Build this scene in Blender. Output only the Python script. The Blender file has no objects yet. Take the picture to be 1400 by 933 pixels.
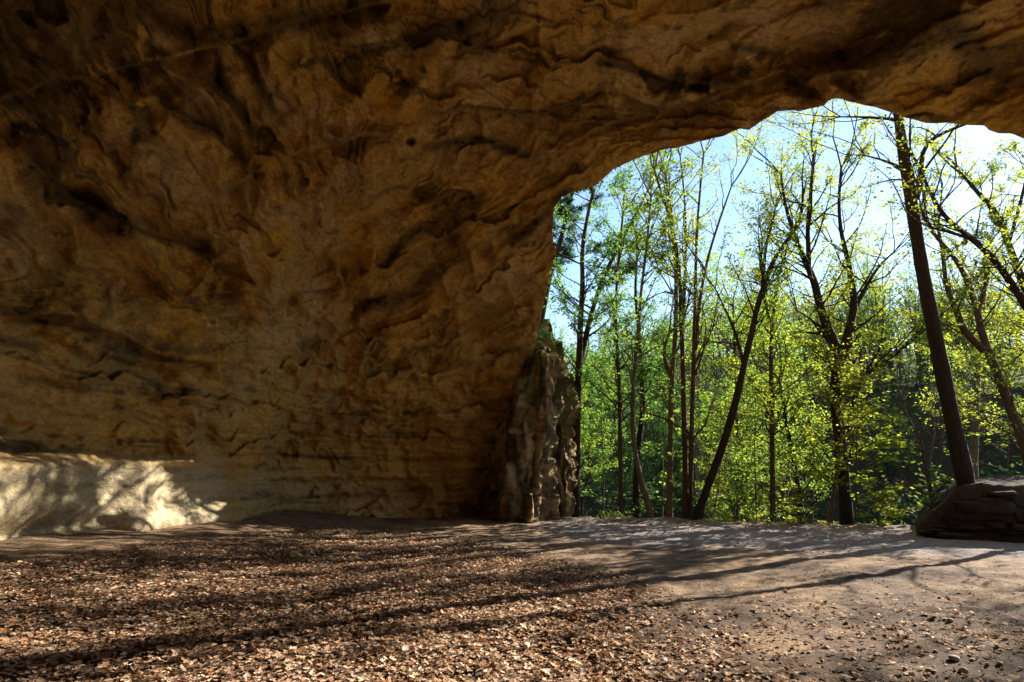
import bpy, math, random
import numpy as np

# ------------------------------------------------------------------ camera, sky, sun
PITCH, FPX, EYE = math.radians(12.6), 778.0, 1.6
scene = bpy.context.scene
col = scene.collection
cam_d = bpy.data.cameras.new('camera'); cam = bpy.data.objects.new('camera', cam_d)
col.objects.link(cam); scene.camera = cam
cam.location = (0, 0, EYE); cam.rotation_euler = (math.pi / 2 + PITCH, 0, 0)
cam_d.sensor_width = 36; cam_d.lens = 36 * FPX / 1400; cam_d.clip_start = .05; cam_d.clip_end = 3000

SUN_AZ, SUN_EL = math.radians(58.5), math.radians(27.6)      # azimuth clockwise from +Y
world = bpy.data.worlds.new('World'); scene.world = world; world.use_nodes = True
wn = world.node_tree; wn.nodes.clear()
wo = wn.nodes.new('ShaderNodeOutputWorld'); wb = wn.nodes.new('ShaderNodeBackground')
sk = wn.nodes.new('ShaderNodeTexSky'); sk.sky_type = 'NISHITA'; sk.sun_disc = False
sk.sun_elevation = SUN_EL; sk.sun_rotation = SUN_AZ; sk.air_density = 1.1; sk.dust_density = .15; sk.ozone_density = 2.2
wb.inputs['Strength'].default_value = .088
wn.links.new(sk.outputs[0], wb.inputs[0]); wn.links.new(wb.outputs[0], wo.inputs[0])

sun_d = bpy.data.lights.new('sun', 'SUN'); sun = bpy.data.objects.new('sun', sun_d); col.objects.link(sun)
sun_d.energy = 5.0; sun_d.angle = math.radians(.4); sun_d.color = (1, .93, .82)
sun.rotation_euler = (math.pi / 2 - SUN_EL, 0, math.pi - SUN_AZ)
sun.location = (20, 12, 20)

vs = scene.view_settings
vs.view_transform = 'Standard'; vs.look = 'None'; vs.exposure = 1.75; vs.gamma = 1; vs.use_curve_mapping = False
cy = scene.cycles
cy.max_bounces = 8; cy.diffuse_bounces = 5; cy.transmission_bounces = 6; cy.glossy_bounces = 2
cy.sample_clamp_indirect = 6; cy.use_denoising = True

# ------------------------------------------------------------------ helpers
rng = np.random.default_rng(7)
CP, SP = math.cos(PITCH), math.sin(PITCH)

def pdir(x, y):
    a = (x - 700) / FPX; c = (466.5 - y) / FPX
    return np.array([a, CP - c * SP, SP + c * CP])

def at(x, y, Y):                       # the point on the line of a pixel that stands Y metres in front
    v = pdir(x, y); return v * (Y / v[1]) + np.array([0, 0, EYE])

def to_px(P):
    q = P - np.array([0, 0, EYE])
    f = q[..., 1] * CP + q[..., 2] * SP; u = -q[..., 1] * SP + q[..., 2] * CP
    f = np.where(f > .05, f, .05)
    return 700 + FPX * q[..., 0] / f, 466.5 - FPX * u / f

_perm = {}
def noise(P, seed=0):                  # gradient noise, about -1..1
    if seed not in _perm:
        r = np.random.default_rng(1000 + seed)
        p = r.permutation(256); g = r.normal(size=(256, 3)); g /= np.linalg.norm(g, axis=1)[:, None]
        _perm[seed] = (np.concatenate([p, p, p]), g.astype(np.float32))
    p, g = _perm[seed]
    P = np.asarray(P, np.float32); i = np.floor(P).astype(np.int64); f = P - i; i &= 255
    w = f * f * f * (f * (f * 6 - 15) + 10)
    out = 0
    for dx in (0, 1):
        wx = w[..., 0] if dx else 1 - w[..., 0]
        for dy in (0, 1):
            wy = w[..., 1] if dy else 1 - w[..., 1]
            for dz in (0, 1):
                wz = w[..., 2] if dz else 1 - w[..., 2]
                h = p[p[p[(i[..., 0] + dx) & 255] + ((i[..., 1] + dy) & 255)] + ((i[..., 2] + dz) & 255)]
                gg = g[h]
                out = out + wx * wy * wz * (gg[..., 0] * (f[..., 0] - dx) + gg[..., 1] * (f[..., 1] - dy) + gg[..., 2] * (f[..., 2] - dz))
    return out * 1.6

def fbm(P, n=4, seed=0, gain=.5, lac=2.03):
    a, s, t = 1., 0, 0
    for k in range(n):
        s = s + a * noise(P * lac ** k + 17.3 * k, seed + k); t += a; a *= gain
    return s / t

def sst(a, b, x):
    t = np.clip((x - a) / (b - a), 0, 1); return t * t * (3 - 2 * t)

def mix(a, b, t):
    return a + (b - a) * np.asarray(t)[..., None]

def mesh_np(name, verts, faces, mat=None, parent=None, smooth=True, cols=None, fsize=None):
    """faces: (n,3)/(n,4) array, or flat loops with fsize"""
    me = bpy.data.meshes.new(name)
    verts = np.asarray(verts, np.float32)
    me.vertices.add(len(verts)); me.vertices.foreach_set('co', verts.ravel())
    if fsize is None:
        faces = np.asarray(faces, np.int32); n, k = faces.shape
        me.loops.add(n * k); me.loops.foreach_set('vertex_index', faces.ravel())
        me.polygons.add(n); me.polygons.foreach_set('loop_start', np.arange(0, n * k, k, dtype=np.int32))
    else:
        me.loops.add(len(faces)); me.loops.foreach_set('vertex_index', np.asarray(faces, np.int32))
        me.polygons.add(len(fsize)); st = np.concatenate([[0], np.cumsum(fsize)[:-1]]).astype(np.int32)
        me.polygons.foreach_set('loop_start', st)
    me.update(calc_edges=True)
    if smooth: me.polygons.foreach_set('use_smooth', np.ones(len(me.polygons), bool))
    if cols is not None:
        c = np.ones((len(verts), 4), np.float32); c[:, :3] = cols
        a = me.color_attributes.new('Col', 'FLOAT_COLOR', 'POINT'); a.data.foreach_set('color', c.ravel())
    me.validate(clean_customdata=False)
    if mat: me.materials.append(mat)
    o = bpy.data.objects.new(name, me); col.objects.link(o)
    if parent: o.parent = parent
    return o

def tag(o, label=None, cat=None, group=None, kind=None):
    if label: o['label'] = label
    if cat: o['category'] = cat
    if group: o['group'] = group
    if kind: o['kind'] = kind
    return o

def empty(name, loc):
    o = bpy.data.objects.new(name, None); col.objects.link(o); o.location = loc; o.empty_display_size = .3
    return o

def parent_keep(o, root):              # vertices are in world metres: put them into the frame of the root
    o.parent = root; o.matrix_parent_inverse = root.matrix_world.inverted() if False else __import__('mathutils').Matrix.Translation(-root.location)
    return o

class Acc:                             # collects tubes into one mesh
    def __init__(s): s.v = []; s.f = []; s.n = 0
    def tube(s, P, R, k=6, cap=True):
        P = np.asarray(P, float); R = np.asarray(R, float); m = len(P)
        T = np.gradient(P, axis=0); T /= np.linalg.norm(T, axis=1)[:, None] + 1e-9
        up = np.array([0.31, .2, .93]) if abs(T[:, 2]).mean() < .8 else np.array([.9, .43, .1])
        U = np.cross(T, up); U /= np.linalg.norm(U, axis=1)[:, None] + 1e-9
        V = np.cross(T, U)
        a = np.arange(k) * 2 * math.pi / k
        ring = P[:, None] + R[:, None, None] * (np.cos(a)[None, :, None] * U[:, None] + np.sin(a)[None, :, None] * V[:, None])
        s.v.append(ring.reshape(-1, 3))
        i = np.arange(m - 1)[:, None] * k; j = np.arange(k)[None]; j2 = (j + 1) % k
        s.f.append((np.stack([i + j, i + j2, i + k + j2, i + k + j], -1).reshape(-1, 4) + s.n))
        s.n += m * k
    def build(s, name, mat, parent):
        o = mesh_np(name, np.concatenate(s.v), np.concatenate(s.f), mat)
        return parent_keep(o, parent) if parent else o

# ------------------------------------------------------------------ materials
def new_mat(name):
    m = bpy.data.materials.new(name); m.use_nodes = True; nt = m.node_tree; nt.nodes.clear()
    return m, nt, nt.nodes.new('ShaderNodeOutputMaterial')

def nd(nt, t, **kw):
    n = nt.nodes.new(t)
    for k, v in kw.items():
        if k in n.inputs: n.inputs[k].default_value = v
        else: setattr(n, k, v)
    return n

def earth_mat(name, bump_layers, var=.35, rough=.95, use_col=True, base=(.1, .08, .06), scale=9, spec=.15, stretch=(1, 1, 1)):
    m, nt, out = new_mat(name); L = nt.links.new
    b = nd(nt, 'ShaderNodeBsdfPrincipled'); b.inputs['Roughness'].default_value = rough
    b.inputs['Specular IOR Level'].default_value = spec
    tc = nd(nt, 'ShaderNodeTexCoord'); mp = nd(nt, 'ShaderNodeMapping'); mp.inputs['Scale'].default_value = stretch
    L(tc.outputs['Object'], mp.inputs[0])
    n1 = nd(nt, 'ShaderNodeTexNoise', Scale=scale, Detail=8, Roughness=.65); L(mp.outputs[0], n1.inputs['Vector'])
    mr = nd(nt, 'ShaderNodeMapRange'); mr.inputs['From Min'].default_value = .3; mr.inputs['From Max'].default_value = .7
    mr.inputs['To Min'].default_value = 1 - var; mr.inputs['To Max'].default_value = 1 + var
    L(n1.outputs[0], mr.inputs[0])
    mx = nd(nt, 'ShaderNodeVectorMath', operation='SCALE'); L(mr.outputs[0], mx.inputs['Scale'])
    if use_col:
        at_ = nd(nt, 'ShaderNodeAttribute', attribute_name='Col'); L(at_.outputs['Color'], mx.inputs[0])
    else:
        mx.inputs[0].default_value = base
    L(mx.outputs[0], b.inputs['Base Color'])
    prev = None
    for sc, st, dist in bump_layers:
        n2 = nd(nt, 'ShaderNodeTexNoise', Scale=sc, Detail=6, Roughness=.62); L(mp.outputs[0], n2.inputs['Vector'])
        bp = nd(nt, 'ShaderNodeBump', Strength=st, Distance=dist); L(n2.outputs[0], bp.inputs['Height'])
        if prev: L(prev.outputs[0], bp.inputs['Normal'])
        prev = bp
    L(prev.outputs[0], b.inputs['Normal']); L(b.outputs[0], out.inputs[0])
    return m

def leaf_mat(name, refl, trans, fac=.5, use_col=False, var=.35):
    m, nt, out = new_mat(name); L = nt.links.new
    d = nd(nt, 'ShaderNodeBsdfDiffuse'); t = nd(nt, 'ShaderNodeBsdfTranslucent'); mx = nd(nt, 'ShaderNodeMixShader'); mx.inputs[0].default_value = fac
    if use_col:
        a = nd(nt, 'ShaderNodeAttribute', attribute_name='Col')
        for n, c in ((d, refl), (t, trans)):
            v = nd(nt, 'ShaderNodeVectorMath', operation='MULTIPLY'); v.inputs[1].default_value = c
            L(a.outputs['Color'], v.inputs[0]); L(v.outputs[0], n.inputs['Color'])
    else:
        d.inputs['Color'].default_value = (*refl, 1); t.inputs['Color'].default_value = (*trans, 1)
    L(d.outputs[0], mx.inputs[1]); L(t.outputs[0], mx.inputs[2])
    g = nd(nt, 'ShaderNodeBsdfGlossy'); g.inputs['Roughness'].default_value = .45; g.inputs['Color'].default_value = (.9, .95, 1, 1)
    m2 = nd(nt, 'ShaderNodeMixShader'); m2.inputs[0].default_value = .02 if name == 'spring_leaf' else .015
    L(mx.outputs[0], m2.inputs[1]); L(g.outputs[0], m2.inputs[2]); L(m2.outputs[0], out.inputs[0])
    return m

M_ROCK = earth_mat('sandstone', [(4, .5, .12), (18, .7, .035), (60, .6, .01)], var=.32, scale=12, stretch=(1, 1, 1.8))
M_GROUND = earth_mat('sandy_soil', [(6, .5, .06), (32, .8, .03), (130, .8, .008)], var=.45, scale=26)
M_SLAB = earth_mat('slab_stone', [(8, .5, .05), (40, .5, .012)], var=.4, scale=11, use_col=False, base=(.05, .04, .028))
M_SOIL = earth_mat('bank_soil', [(7, .6, .06), (45, .6, .015)], var=.4, scale=15, use_col=False, base=(.055, .038, .024))
M_BARK = {
    'dark': earth_mat('bark_dark', [(14, .8, .03), (60, .5, .008)], var=.45, scale=18, use_col=False, base=(.034, .025, .019), stretch=(1, 1, .25)),
    'brown': earth_mat('bark_brown', [(14, .8, .03), (60, .5, .008)], var=.45, scale=18, use_col=False, base=(.075, .05, .032), stretch=(1, 1, .25)),
    'grey': earth_mat('bark_grey', [(14, .6, .02), (60, .5, .006)], var=.4, scale=18, use_col=False, base=(.12, .095, .068), stretch=(1, 1, .3)),
}
M_LEAF = leaf_mat('spring_leaf', (.55, .55, .55), (1.5, 1.5, 1.3), .6, use_col=True)
M_DRY = leaf_mat('dry_leaf', (1, 1, 1), (.55, .5, .4), .2, use_col=True)
M_PEB = earth_mat('pebble_stone', [(20, .5, .01)], var=.25, scale=30, use_col=False, base=(.42, .38, .33))

# ------------------------------------------------------------------ terrain
def y_edge(x):
    return np.interp(x, [-30, 0, 2, 5, 8, 11, 20, 40], [20.6, 20.2, 19.4, 18.6, 17.4, 16.6, 14.5, 8])

def floor_h(x, y):
    P = np.stack([x, y, x * 0], -1)
    left = .5 * sst(-2.5, -8.5, x) * sst(2, 9, y)
    near = sst(34, 22, np.hypot(x, y))
    return left + near * (.07 * fbm(P * .35, 3, 61) + .05 * fbm(P * 1.3, 3, 62) + .024 * fbm(P * 5, 2, 63))

def terrain_h(x, y):
    x = np.asarray(x, float); y = np.asarray(y, float)
    fl = floor_h(x, y)
    e = y - y_edge(x) + .45 * noise(np.stack([x * .9, x * 0, x * 0], -1), 75) + .2 * noise(np.stack([x * 2.7, y, x * 0], -1), 76)
    P = np.stack([x, y, x * 0], -1)
    drop = .06 * np.exp(-(e + .3) ** 2 * 4) * (1 + noise(P * 1.9, 77)) - .12 * sst(0, .7, e) - np.clip(e - .5, 0, 11) * .42
    fl = fl * sst(30, 10, e) + drop
    r = np.hypot(x * .55, y)
    rightness = sst(-12, 34, x)
    bank = sst(41, 50, r) * (4.5 + 8.0 * rightness)
    hill = np.clip(r - 50, 0, 150) * (.05 + .17 * rightness)
    return fl + bank + hill + sst(26, 45, r) * 1.2 * fbm(P * .06, 3, 71) + sst(1, 8, e) * .35 * fbm(P * .3, 3, 73)

def th(x, y): return float(terrain_h(np.array([x]), np.array([y]))[0])

def axis(lo, a, step, b, hi, growth=1.12):
    mid = list(np.arange(a, b + 1e-6, step)); s = step; l = []; x = a
    while x > lo: s = min(s * growth, 25); x -= s; l.append(x)
    s = step; r = []; x = b
    while x < hi: s = min(s * growth, 25); x += s; r.append(x)
    return np.array(l[::-1] + mid + r)

def grid_faces(nx, ny):
    i = np.arange(nx - 1)[:, None] * ny + np.arange(ny - 1)[None]
    return np.stack([i, i + ny, i + ny + 1, i + 1], -1).reshape(-1, 4)

def litter_density(x, y):              # where dead leaves lie, 0..1
    P = np.stack([x, y, x * 0], -1)
    px, py = to_px(np.stack([x, y, floor_h(x, y)], -1))
    n = fbm(P * .55, 3, 81)
    top = np.interp(px, [-400, 0, 200, 300, 420, 560, 640, 700, 800, 900, 1000], [790, 766, 746, 735, 721, 727, 734, 746, 762, 800, 840])
    rt = np.interp(py, [700, 745, 770, 800, 830, 870, 933, 1200], [560, 700, 800, 850, 880, 930, 1000, 1050])
    d = sst(-6, 26, py - top + 14 * n) * sst(190, -170, px - rt + 190 * n)
    d = np.maximum(d, .35 * np.exp(-((y - y_edge(x) + .5) / .8) ** 2) * (x > 1.5) * (x < 9.5) * sst(-.3, .3, n))
    d = np.maximum(d, .20 * sst(800, 860, py) * sst(-.2, .5, n + .15))
    return np.clip(d, 0, 1)

xs = axis(-420, -13.5, .08, 13, 420, 1.1); ys = axis(-60, 2.6, .075, 20.5, 560, 1.09)
GX, GY = np.meshgrid(xs, ys, indexing='ij'); gx, gy = GX.ravel(), GY.ravel()
gz = terrain_h(gx, gy)
GP = np.stack([gx, gy, gz], -1)
gpx, gpy = to_px(GP)
e = gy - y_edge(gx)
sand = np.array([.26, .172, .105]); soil = np.array([.10, .066, .045]); gravel = np.array([.25, .215, .205]); forest = np.array([.045, .036, .022])
P0 = np.stack([gx, gy, gx * 0], -1)
n1, n2 = fbm(P0 * .5, 4, 91), fbm(P0 * 2.3, 4, 92)
gc = mix(np.broadcast_to(sand, GP.shape), soil, sst(-.1, .4, n1 * .7 + n2 * .6))
inpath = sst(1.2, -.9, gy - y_edge(gx)) * sst(-7.0, -5.2, gy - y_edge(gx) + .8 * n1 + .6 * n2) * sst(0, 2, gx)
gc = mix(gc, gravel, inpath * (.55 + .4 * sst(-.3, .3, n2)))
lit = litter_density(gx, gy)
gc = mix(gc, np.array([.12, .085, .055]), lit * .85)
gc = mix(gc, soil * .95, .95 * sst(790, 850, gpy) * sst(-.35, .1, n1 + .6 * n2 + .002 * (gpx - 1000) * 0))
gc = gc * (.8 + .4 * sst(-.3, .3, fbm(P0 * 7, 3, 94)))[:, None]
gc = mix(gc, mix(np.broadcast_to(forest, GP.shape), np.array([.038, .036, .014]), sst(-.2, .3, n2 + n1)), sst(.1, 1.0, e))
ground = mesh_np('ground', GP, grid_faces(len(xs), len(ys)), M_GROUND, cols=gc)
tag(ground, 'sandy cave floor and leafy ravine ground', kind='structure')

# ------------------------------------------------------------------ sandstone overhang
def az_el(v): return math.atan2(v[0], v[1]), math.atan2(v[2], math.hypot(v[0], v[1]))
LIP = [(700, 800), (702, 700), (706, 620), (714, 560), (724, 500), (735, 455), (746, 402), (754, 368), (760, 345), (756, 325), (755, 306), (758, 284), (768, 270), (781, 263),
       (800, 258), (812, 255), (823, 247), (838, 232), (851, 226), (866, 219), (882, 213), (897, 209), (906, 205), (922, 203), (940, 199), (968, 191), (990, 186), (1002, 180),
       (1012, 176), (1024, 178), (1041, 166), (1050, 161), (1062, 153), (1078, 151), (1092, 152), (1106, 150), (1117, 147), (1127, 144), (1133, 138), (1141, 134), (1150, 136), (1160, 139), (1172, 142),
       (1196, 147), (1213, 152), (1224, 155), (1237, 160), (1252, 165), (1266, 168), (1279, 169), (1296, 168), (1312, 170), (1330, 171), (1346, 172), (1352, 178), (1366, 182), (1382, 184), (1400, 189)]
lip = np.array([az_el(pdir(*q)) for q in LIP])
R_ = math.radians
lip_r = [(50, 23), (58, 22), (66, 23), (75, 24), (84, 22), (92, 17), (99, 9), (104, -2), (106, -12)]
lip = np.concatenate([lip, [(R_(a), R_(b)) for a, b in lip_r], [(lip[0, 0], R_(-14))]])
# finer, slightly ragged contour
fine = []
for k in range(len(lip)):
    a, b = lip[k], lip[(k + 1) % len(lip)]
    m = max(1, int(np.hypot(*(b - a)) / .008))
    for q in range(m): fine.append(a + (b - a) * q / m)
fine = np.array(fine)
fine = fine + .0016 * np.stack([noise(np.c_[fine * 90, fine[:, :1] * 0], 5), noise(np.c_[fine * 90, fine[:, :1] * 0], 6)], -1)

def graded(lo, a, step, b, hi, mx):
    return np.concatenate([[q for q in axis(lo, a, step, b, hi, 1.06) if lo <= q <= hi]])
azs = axis(R_(-178), R_(-48.5), R_(.125), R_(49), R_(178), 1.05)
azs = azs[(azs > R_(-190)) & (azs < R_(190))]; azs = np.clip(azs, -math.pi, math.pi)
els = axis(R_(-8.5), R_(-8.5), R_(.125), R_(46), R_(89.9), 1.05); els = els[els < R_(89.9)]; els = np.append(els, R_(89.95))
AZ, EL = np.meshgrid(azs, els, indexing='ij')
sh = AZ.shape; az, el = AZ.ravel(), EL.ravel()
# signed distance to the contour of the mouth (positive on the rock), in radians
A_, B_ = fine, np.roll(fine, -1, 0)
near_d = np.full(az.shape, 9., np.float32); nx_, ny_ = np.zeros_like(az), np.zeros_like(az)
inside = np.zeros(az.shape, bool)
for a, b in zip(A_, B_):
    cond = (a[1] > el) != (b[1] > el)
    if abs(b[1] - a[1]) > 1e-12:
        inside ^= cond & (az < (b[0] - a[0]) * (el - a[1]) / (b[1] - a[1]) + a[0])
lipc = np.array([az_el(pdir(*q)) for q in LIP]); 
for a, b in zip(A_, B_):
    sel = np.nonzero((az > min(a[0], b[0]) - .12) & (az < max(a[0], b[0]) + .12) & (el > min(a[1], b[1]) - .12) & (el < max(a[1], b[1]) + .12))[0]
    if not len(sel): continue
    ab = b - a; q0, q1 = az[sel] - a[0], el[sel] - a[1]
    t = np.clip((q0 * ab[0] + q1 * ab[1]) / (ab @ ab + 1e-15), 0, 1)
    cx, cyy = a[0] + t * ab[0], a[1] + t * ab[1]
    d = np.hypot(az[sel] - cx, el[sel] - cyy)
    u = d < near_d[sel]; s2 = sel[u]
    near_d[s2] = d[u]; nx_[s2] = cx[u]; ny_[s2] = cyy[u]
near_d = np.minimum(near_d, .25)
rock = (~inside).reshape(sh)
cellrock = rock[:-1, :-1] | rock[1:, :-1] | rock[:-1, 1:] | rock[1:, 1:]
used = np.zeros(sh, bool)
used[:-1, :-1] |= cellrock; used[1:, :-1] |= cellrock; used[:-1, 1:] |= cellrock; used[1:, 1:] |= cellrock
snap = (used & ~rock).ravel()
az2, el2 = az.copy(), el.copy(); az2[snap] = nx_[snap]; el2[snap] = ny_[snap]
keep = used.ravel(); idx = -np.ones(len(az), np.int64); idx[keep] = np.arange(keep.sum())
gi = (np.arange(sh[0] - 1)[:, None] * sh[1] + np.arange(sh[1] - 1)[None])
quads = np.stack([gi, gi + sh[1], gi + sh[1] + 1, gi + 1], -1)[cellrock]
rf = idx[quads][:, ::-1]
az3, el3 = az2[keep], el2[keep]; ld = np.where(snap, 0, near_d)[keep]

# where the wall meets the floor, by azimuth
base_px = [(-60, 760), (0, 746), (60, 737), (130, 728), (200, 723), (250, 718), (285, 715), (335, 713), (352, 712), (375, 708), (420, 706), (480, 707), (560, 709), (620, 710), (660, 709), (700, 708)]
ba, bd = [], []
for q in base_px:
    v = pdir(*q); t = 1.6 / -v[2]
    for _ in range(30): t = t + .6 * ((EYE - float(floor_h(np.array([v[0] * t]), np.array([v[1] * t]))[0])) / -v[2] - t)
    if q[0] >= 420: pass
    ba.append(math.atan2(v[0], v[1])); bd.append(t * math.hypot(v[0], v[1]))
BA = np.concatenate([[-math.pi, R_(-150), R_(-110), R_(-75), R_(-55)], ba, [R_(5), R_(12), R_(25), R_(40), R_(60), R_(80), R_(105), R_(130), R_(155), math.pi]])
BD = np.concatenate([[7, 7.2, 8.2, 10.2, 12.2], bd, [19.5, 19.3, 19, 18, 16.5, 15, 12.5, 9, 7.5, 7]])
az_f = np.linspace(-math.pi, math.pi, 3601); d_f = np.interp(az_f, BA, BD); kr = np.exp(-np.linspace(-2.5, 2.5, 31) ** 2); d_f = np.convolve(np.pad(d_f, 15, 'edge'), kr / kr.sum(), 'valid')
D = np.interp(az3, az_f, d_f)
Hc = np.interp(np.degrees(az3), [-180, -90, -40, 0, 30, 60, 110, 180], [7.5, 8.2, 9.0, 9.6, 9.6, 9.2, 8.2, 7.5])
w = np.clip(el3 / R_(18), 0, 1)
nn = np.interp(np.degrees(el3), [-10, 8, 25, 90], [2.6, 2.4, 2.1, 2.0])
ce, se = np.cos(el3), np.abs(np.sin(el3))
r0 = ((ce / D) ** nn + (se / Hc) ** nn) ** (-1 / nn)
dirs = np.stack([np.sin(az3) * np.cos(el3), np.cos(az3) * np.cos(el3), np.sin(el3)], -1)
O = np.array([0, 0, EYE])
CP0 = O + dirs * r0[:, None]
px, py = to_px(CP0)
front = (np.abs(az3) < R_(55))

def seg_dist(line):                    # distance in photo pixels to a polyline, and which side
    best = np.full(len(px), 1e9); side = np.zeros(len(px)); tt = np.zeros(len(px))
    for k in range(len(line) - 1):
        a = np.array(line[k], float); b = np.array(line[k + 1], float); ab = b - a
        q0, q1 = px - a[0], py - a[1]
        t = np.clip((q0 * ab[0] + q1 * ab[1]) / (ab @ ab), 0, 1)
        dd = np.hypot(q0 - t * ab[0], q1 - t * ab[1]); u = dd < best
        best[u] = dd[u]; side[u] = np.sign(ab[0] * q1[u] - ab[1] * q0[u]); tt[u] = (k + t[u]) / (len(line) - 1)
    return np.where(front, best, 1e9), side, tt

wob = np.stack([fbm(CP0 * 1.1, 3, 11), fbm(CP0 * 1.1, 3, 12)], -1)
px, py = px + 9 * wob[:, 0], py + 9 * wob[:, 1]
zz = CP0[:, 2]
dr = np.zeros(len(r0)); stain = np.zeros(len(r0)); rust = np.zeros(len(r0))
edge_soft = sst(0, .05, ld)
# broad lobes, scoops and chips
warp = CP0 + .9 * np.stack([fbm(CP0 * .4, 2, 21), fbm(CP0 * .4, 2, 22), fbm(CP0 * .4, 2, 23)], -1)
up = sst(2.2, 5.0, zz)
ax = np.array([[.86, .5, 0], [-.5, .86, 0], [0, 0, 1]])
wr = warp @ ax.T
dr += .75 * fbm(CP0 * .16, 3, 24) * edge_soft
sc1 = np.abs(noise(wr * np.array([.75, .3, .55]), 25)); sc2 = np.abs(noise(wr * np.array([1.5, .7, 1.2]) + 5, 26))
sc3 = np.abs(noise(warp * 2.6, 27)); sc4 = np.abs(noise(warp * 5.4, 28))
calm = np.where(front, 1 - .55 * sst(1100, 850, px) * sst(640, 540, py), 1)
dr += calm * (1.45 * sc1 + .40 * sc2 * (.4 + sc1)) * (.35 + .65 * up) * (.25 + .75 * edge_soft)
calf = 1 - .8 * sst(1.85, 1.6, zz) * (az3 < R_(-23))
dr += calf * ((.07 * sc3 + .05 * sc4) * (.5 + .5 * up) + .10 * fbm(CP0 * 1.4, 4, 29) + .035 * fbm(CP0 * 7, 3, 30))
pock = sst(.48, .72, noise(wr * np.array([1.5, .55, 1.2]) + 3, 31)); dr += .30 * pock * up
# grain of the rock: flow lines that run down to the right on the left of the roof, up to the right beside the mouth, level low down
Ag, Eg = np.degrees(az3) * 13.6, -np.degrees(el3) * 13.6
flow = [(R_(43), sst(560, 380, px) * sst(470, 340, py)), (R_(-33), sst(430, 580, px) * sst(130, 230, py) * sst(620, 480, py) * sst(1150, 850, px)), (R_(7), sst(240, 120, py) * sst(480, 640, px)), (R_(3), sst(350, 480, py))]
ws = np.stack([np.where(front, w_, .25) + .02 for _, w_ in flow]); ws = ws ** 2 / (ws ** 2).sum(0)
g_big, g_mid, g_col, g_col2, g_pl = 0, 0, 0, 0, 0
for (th_, _), w_ in zip(flow, ws):
    u, v = Ag * math.cos(th_) + Eg * math.sin(th_) + 40 * wob[:, 0], -Ag * math.sin(th_) + Eg * math.cos(th_) + 22 * wob[:, 1] + 14 * sc2
    c_ = np.stack([u, v, 0 * u + 10 * th_], -1)
    g_pl = g_pl + w_ * (v / 95 + 1.1 * fbm(c_ / np.array([330, 110, 1]), 3, 121) + .10 * fbm(c_ / np.array([40, 24, 1]), 3, 125))
    g_big = g_big + w_ * np.abs(noise(c_ / np.array([250, 58, 1]), 101)); g_mid = g_mid + w_ * (np.abs(noise(c_ / np.array([85, 15, 1]), 102)) + .45 * np.abs(noise(c_ / np.array([50, 6, 1]), 104)))
    g_col = g_col + w_ * fbm(c_ / np.array([120, 13, 1]), 6, 103, .68); g_col2 = g_col2 + w_ * fbm(c_ / np.array([75, 18, 1]) + 7, 6, 109, .68)
g_norm = 1 / np.sqrt((ws ** 2).sum(0)); g_col, g_col2 = g_col * g_norm, g_col2 * g_norm
dr += ((.75 + .45 * ws[0] - .35 * ws[3]) * g_big + .20 * g_mid) * (.35 + .65 * edge_soft)
saw = g_pl * 1.25 - np.floor(g_pl * 1.25); pmask = sst(-.15, .2, fbm(CP0 * .55, 2, 131)) * (.25 + .75 * edge_soft)
saw2 = g_pl * 3.7 + .4 * wob[:, 0]; saw2 = saw2 - np.floor(saw2); pmask2 = sst(-.05, .3, fbm(CP0 * .8 + 4, 2, 133))
low_l = 1 - sst(R_(-22), R_(-27), az3) * (1 - sst(2.2, 3.2, zz))
dr += low_l * .42 * pmask * (saw - .5) * sst(1.0, .965, saw) + .13 * pmask2 * (saw2 - .5)
zq = CP0[:, 2] * 1.55 + .35 * fbm(CP0 * np.array([.25, .25, .6]), 3, 135) + .05 * wob[:, 1]; sawz = zq - np.floor(zq)
dr += .17 * sst(R_(-28), R_(-21), az3) * (1 - sst(2.6, 5, zz)) * sst(-.3, .2, fbm(CP0 * .7 + 2, 2, 137)) * (sawz - .5)
# bedding on the lower wall
bed = fbm(CP0 * np.array([.22, .22, 3.4]) + .25 * wob[:, :1], 4, 33); low = 1 - sst(2.6, 5.2, zz)
dr += low * (.20 * bed + .12 * np.abs(noise(CP0 * np.array([.3, .3, 6.5]), 34)))
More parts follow.
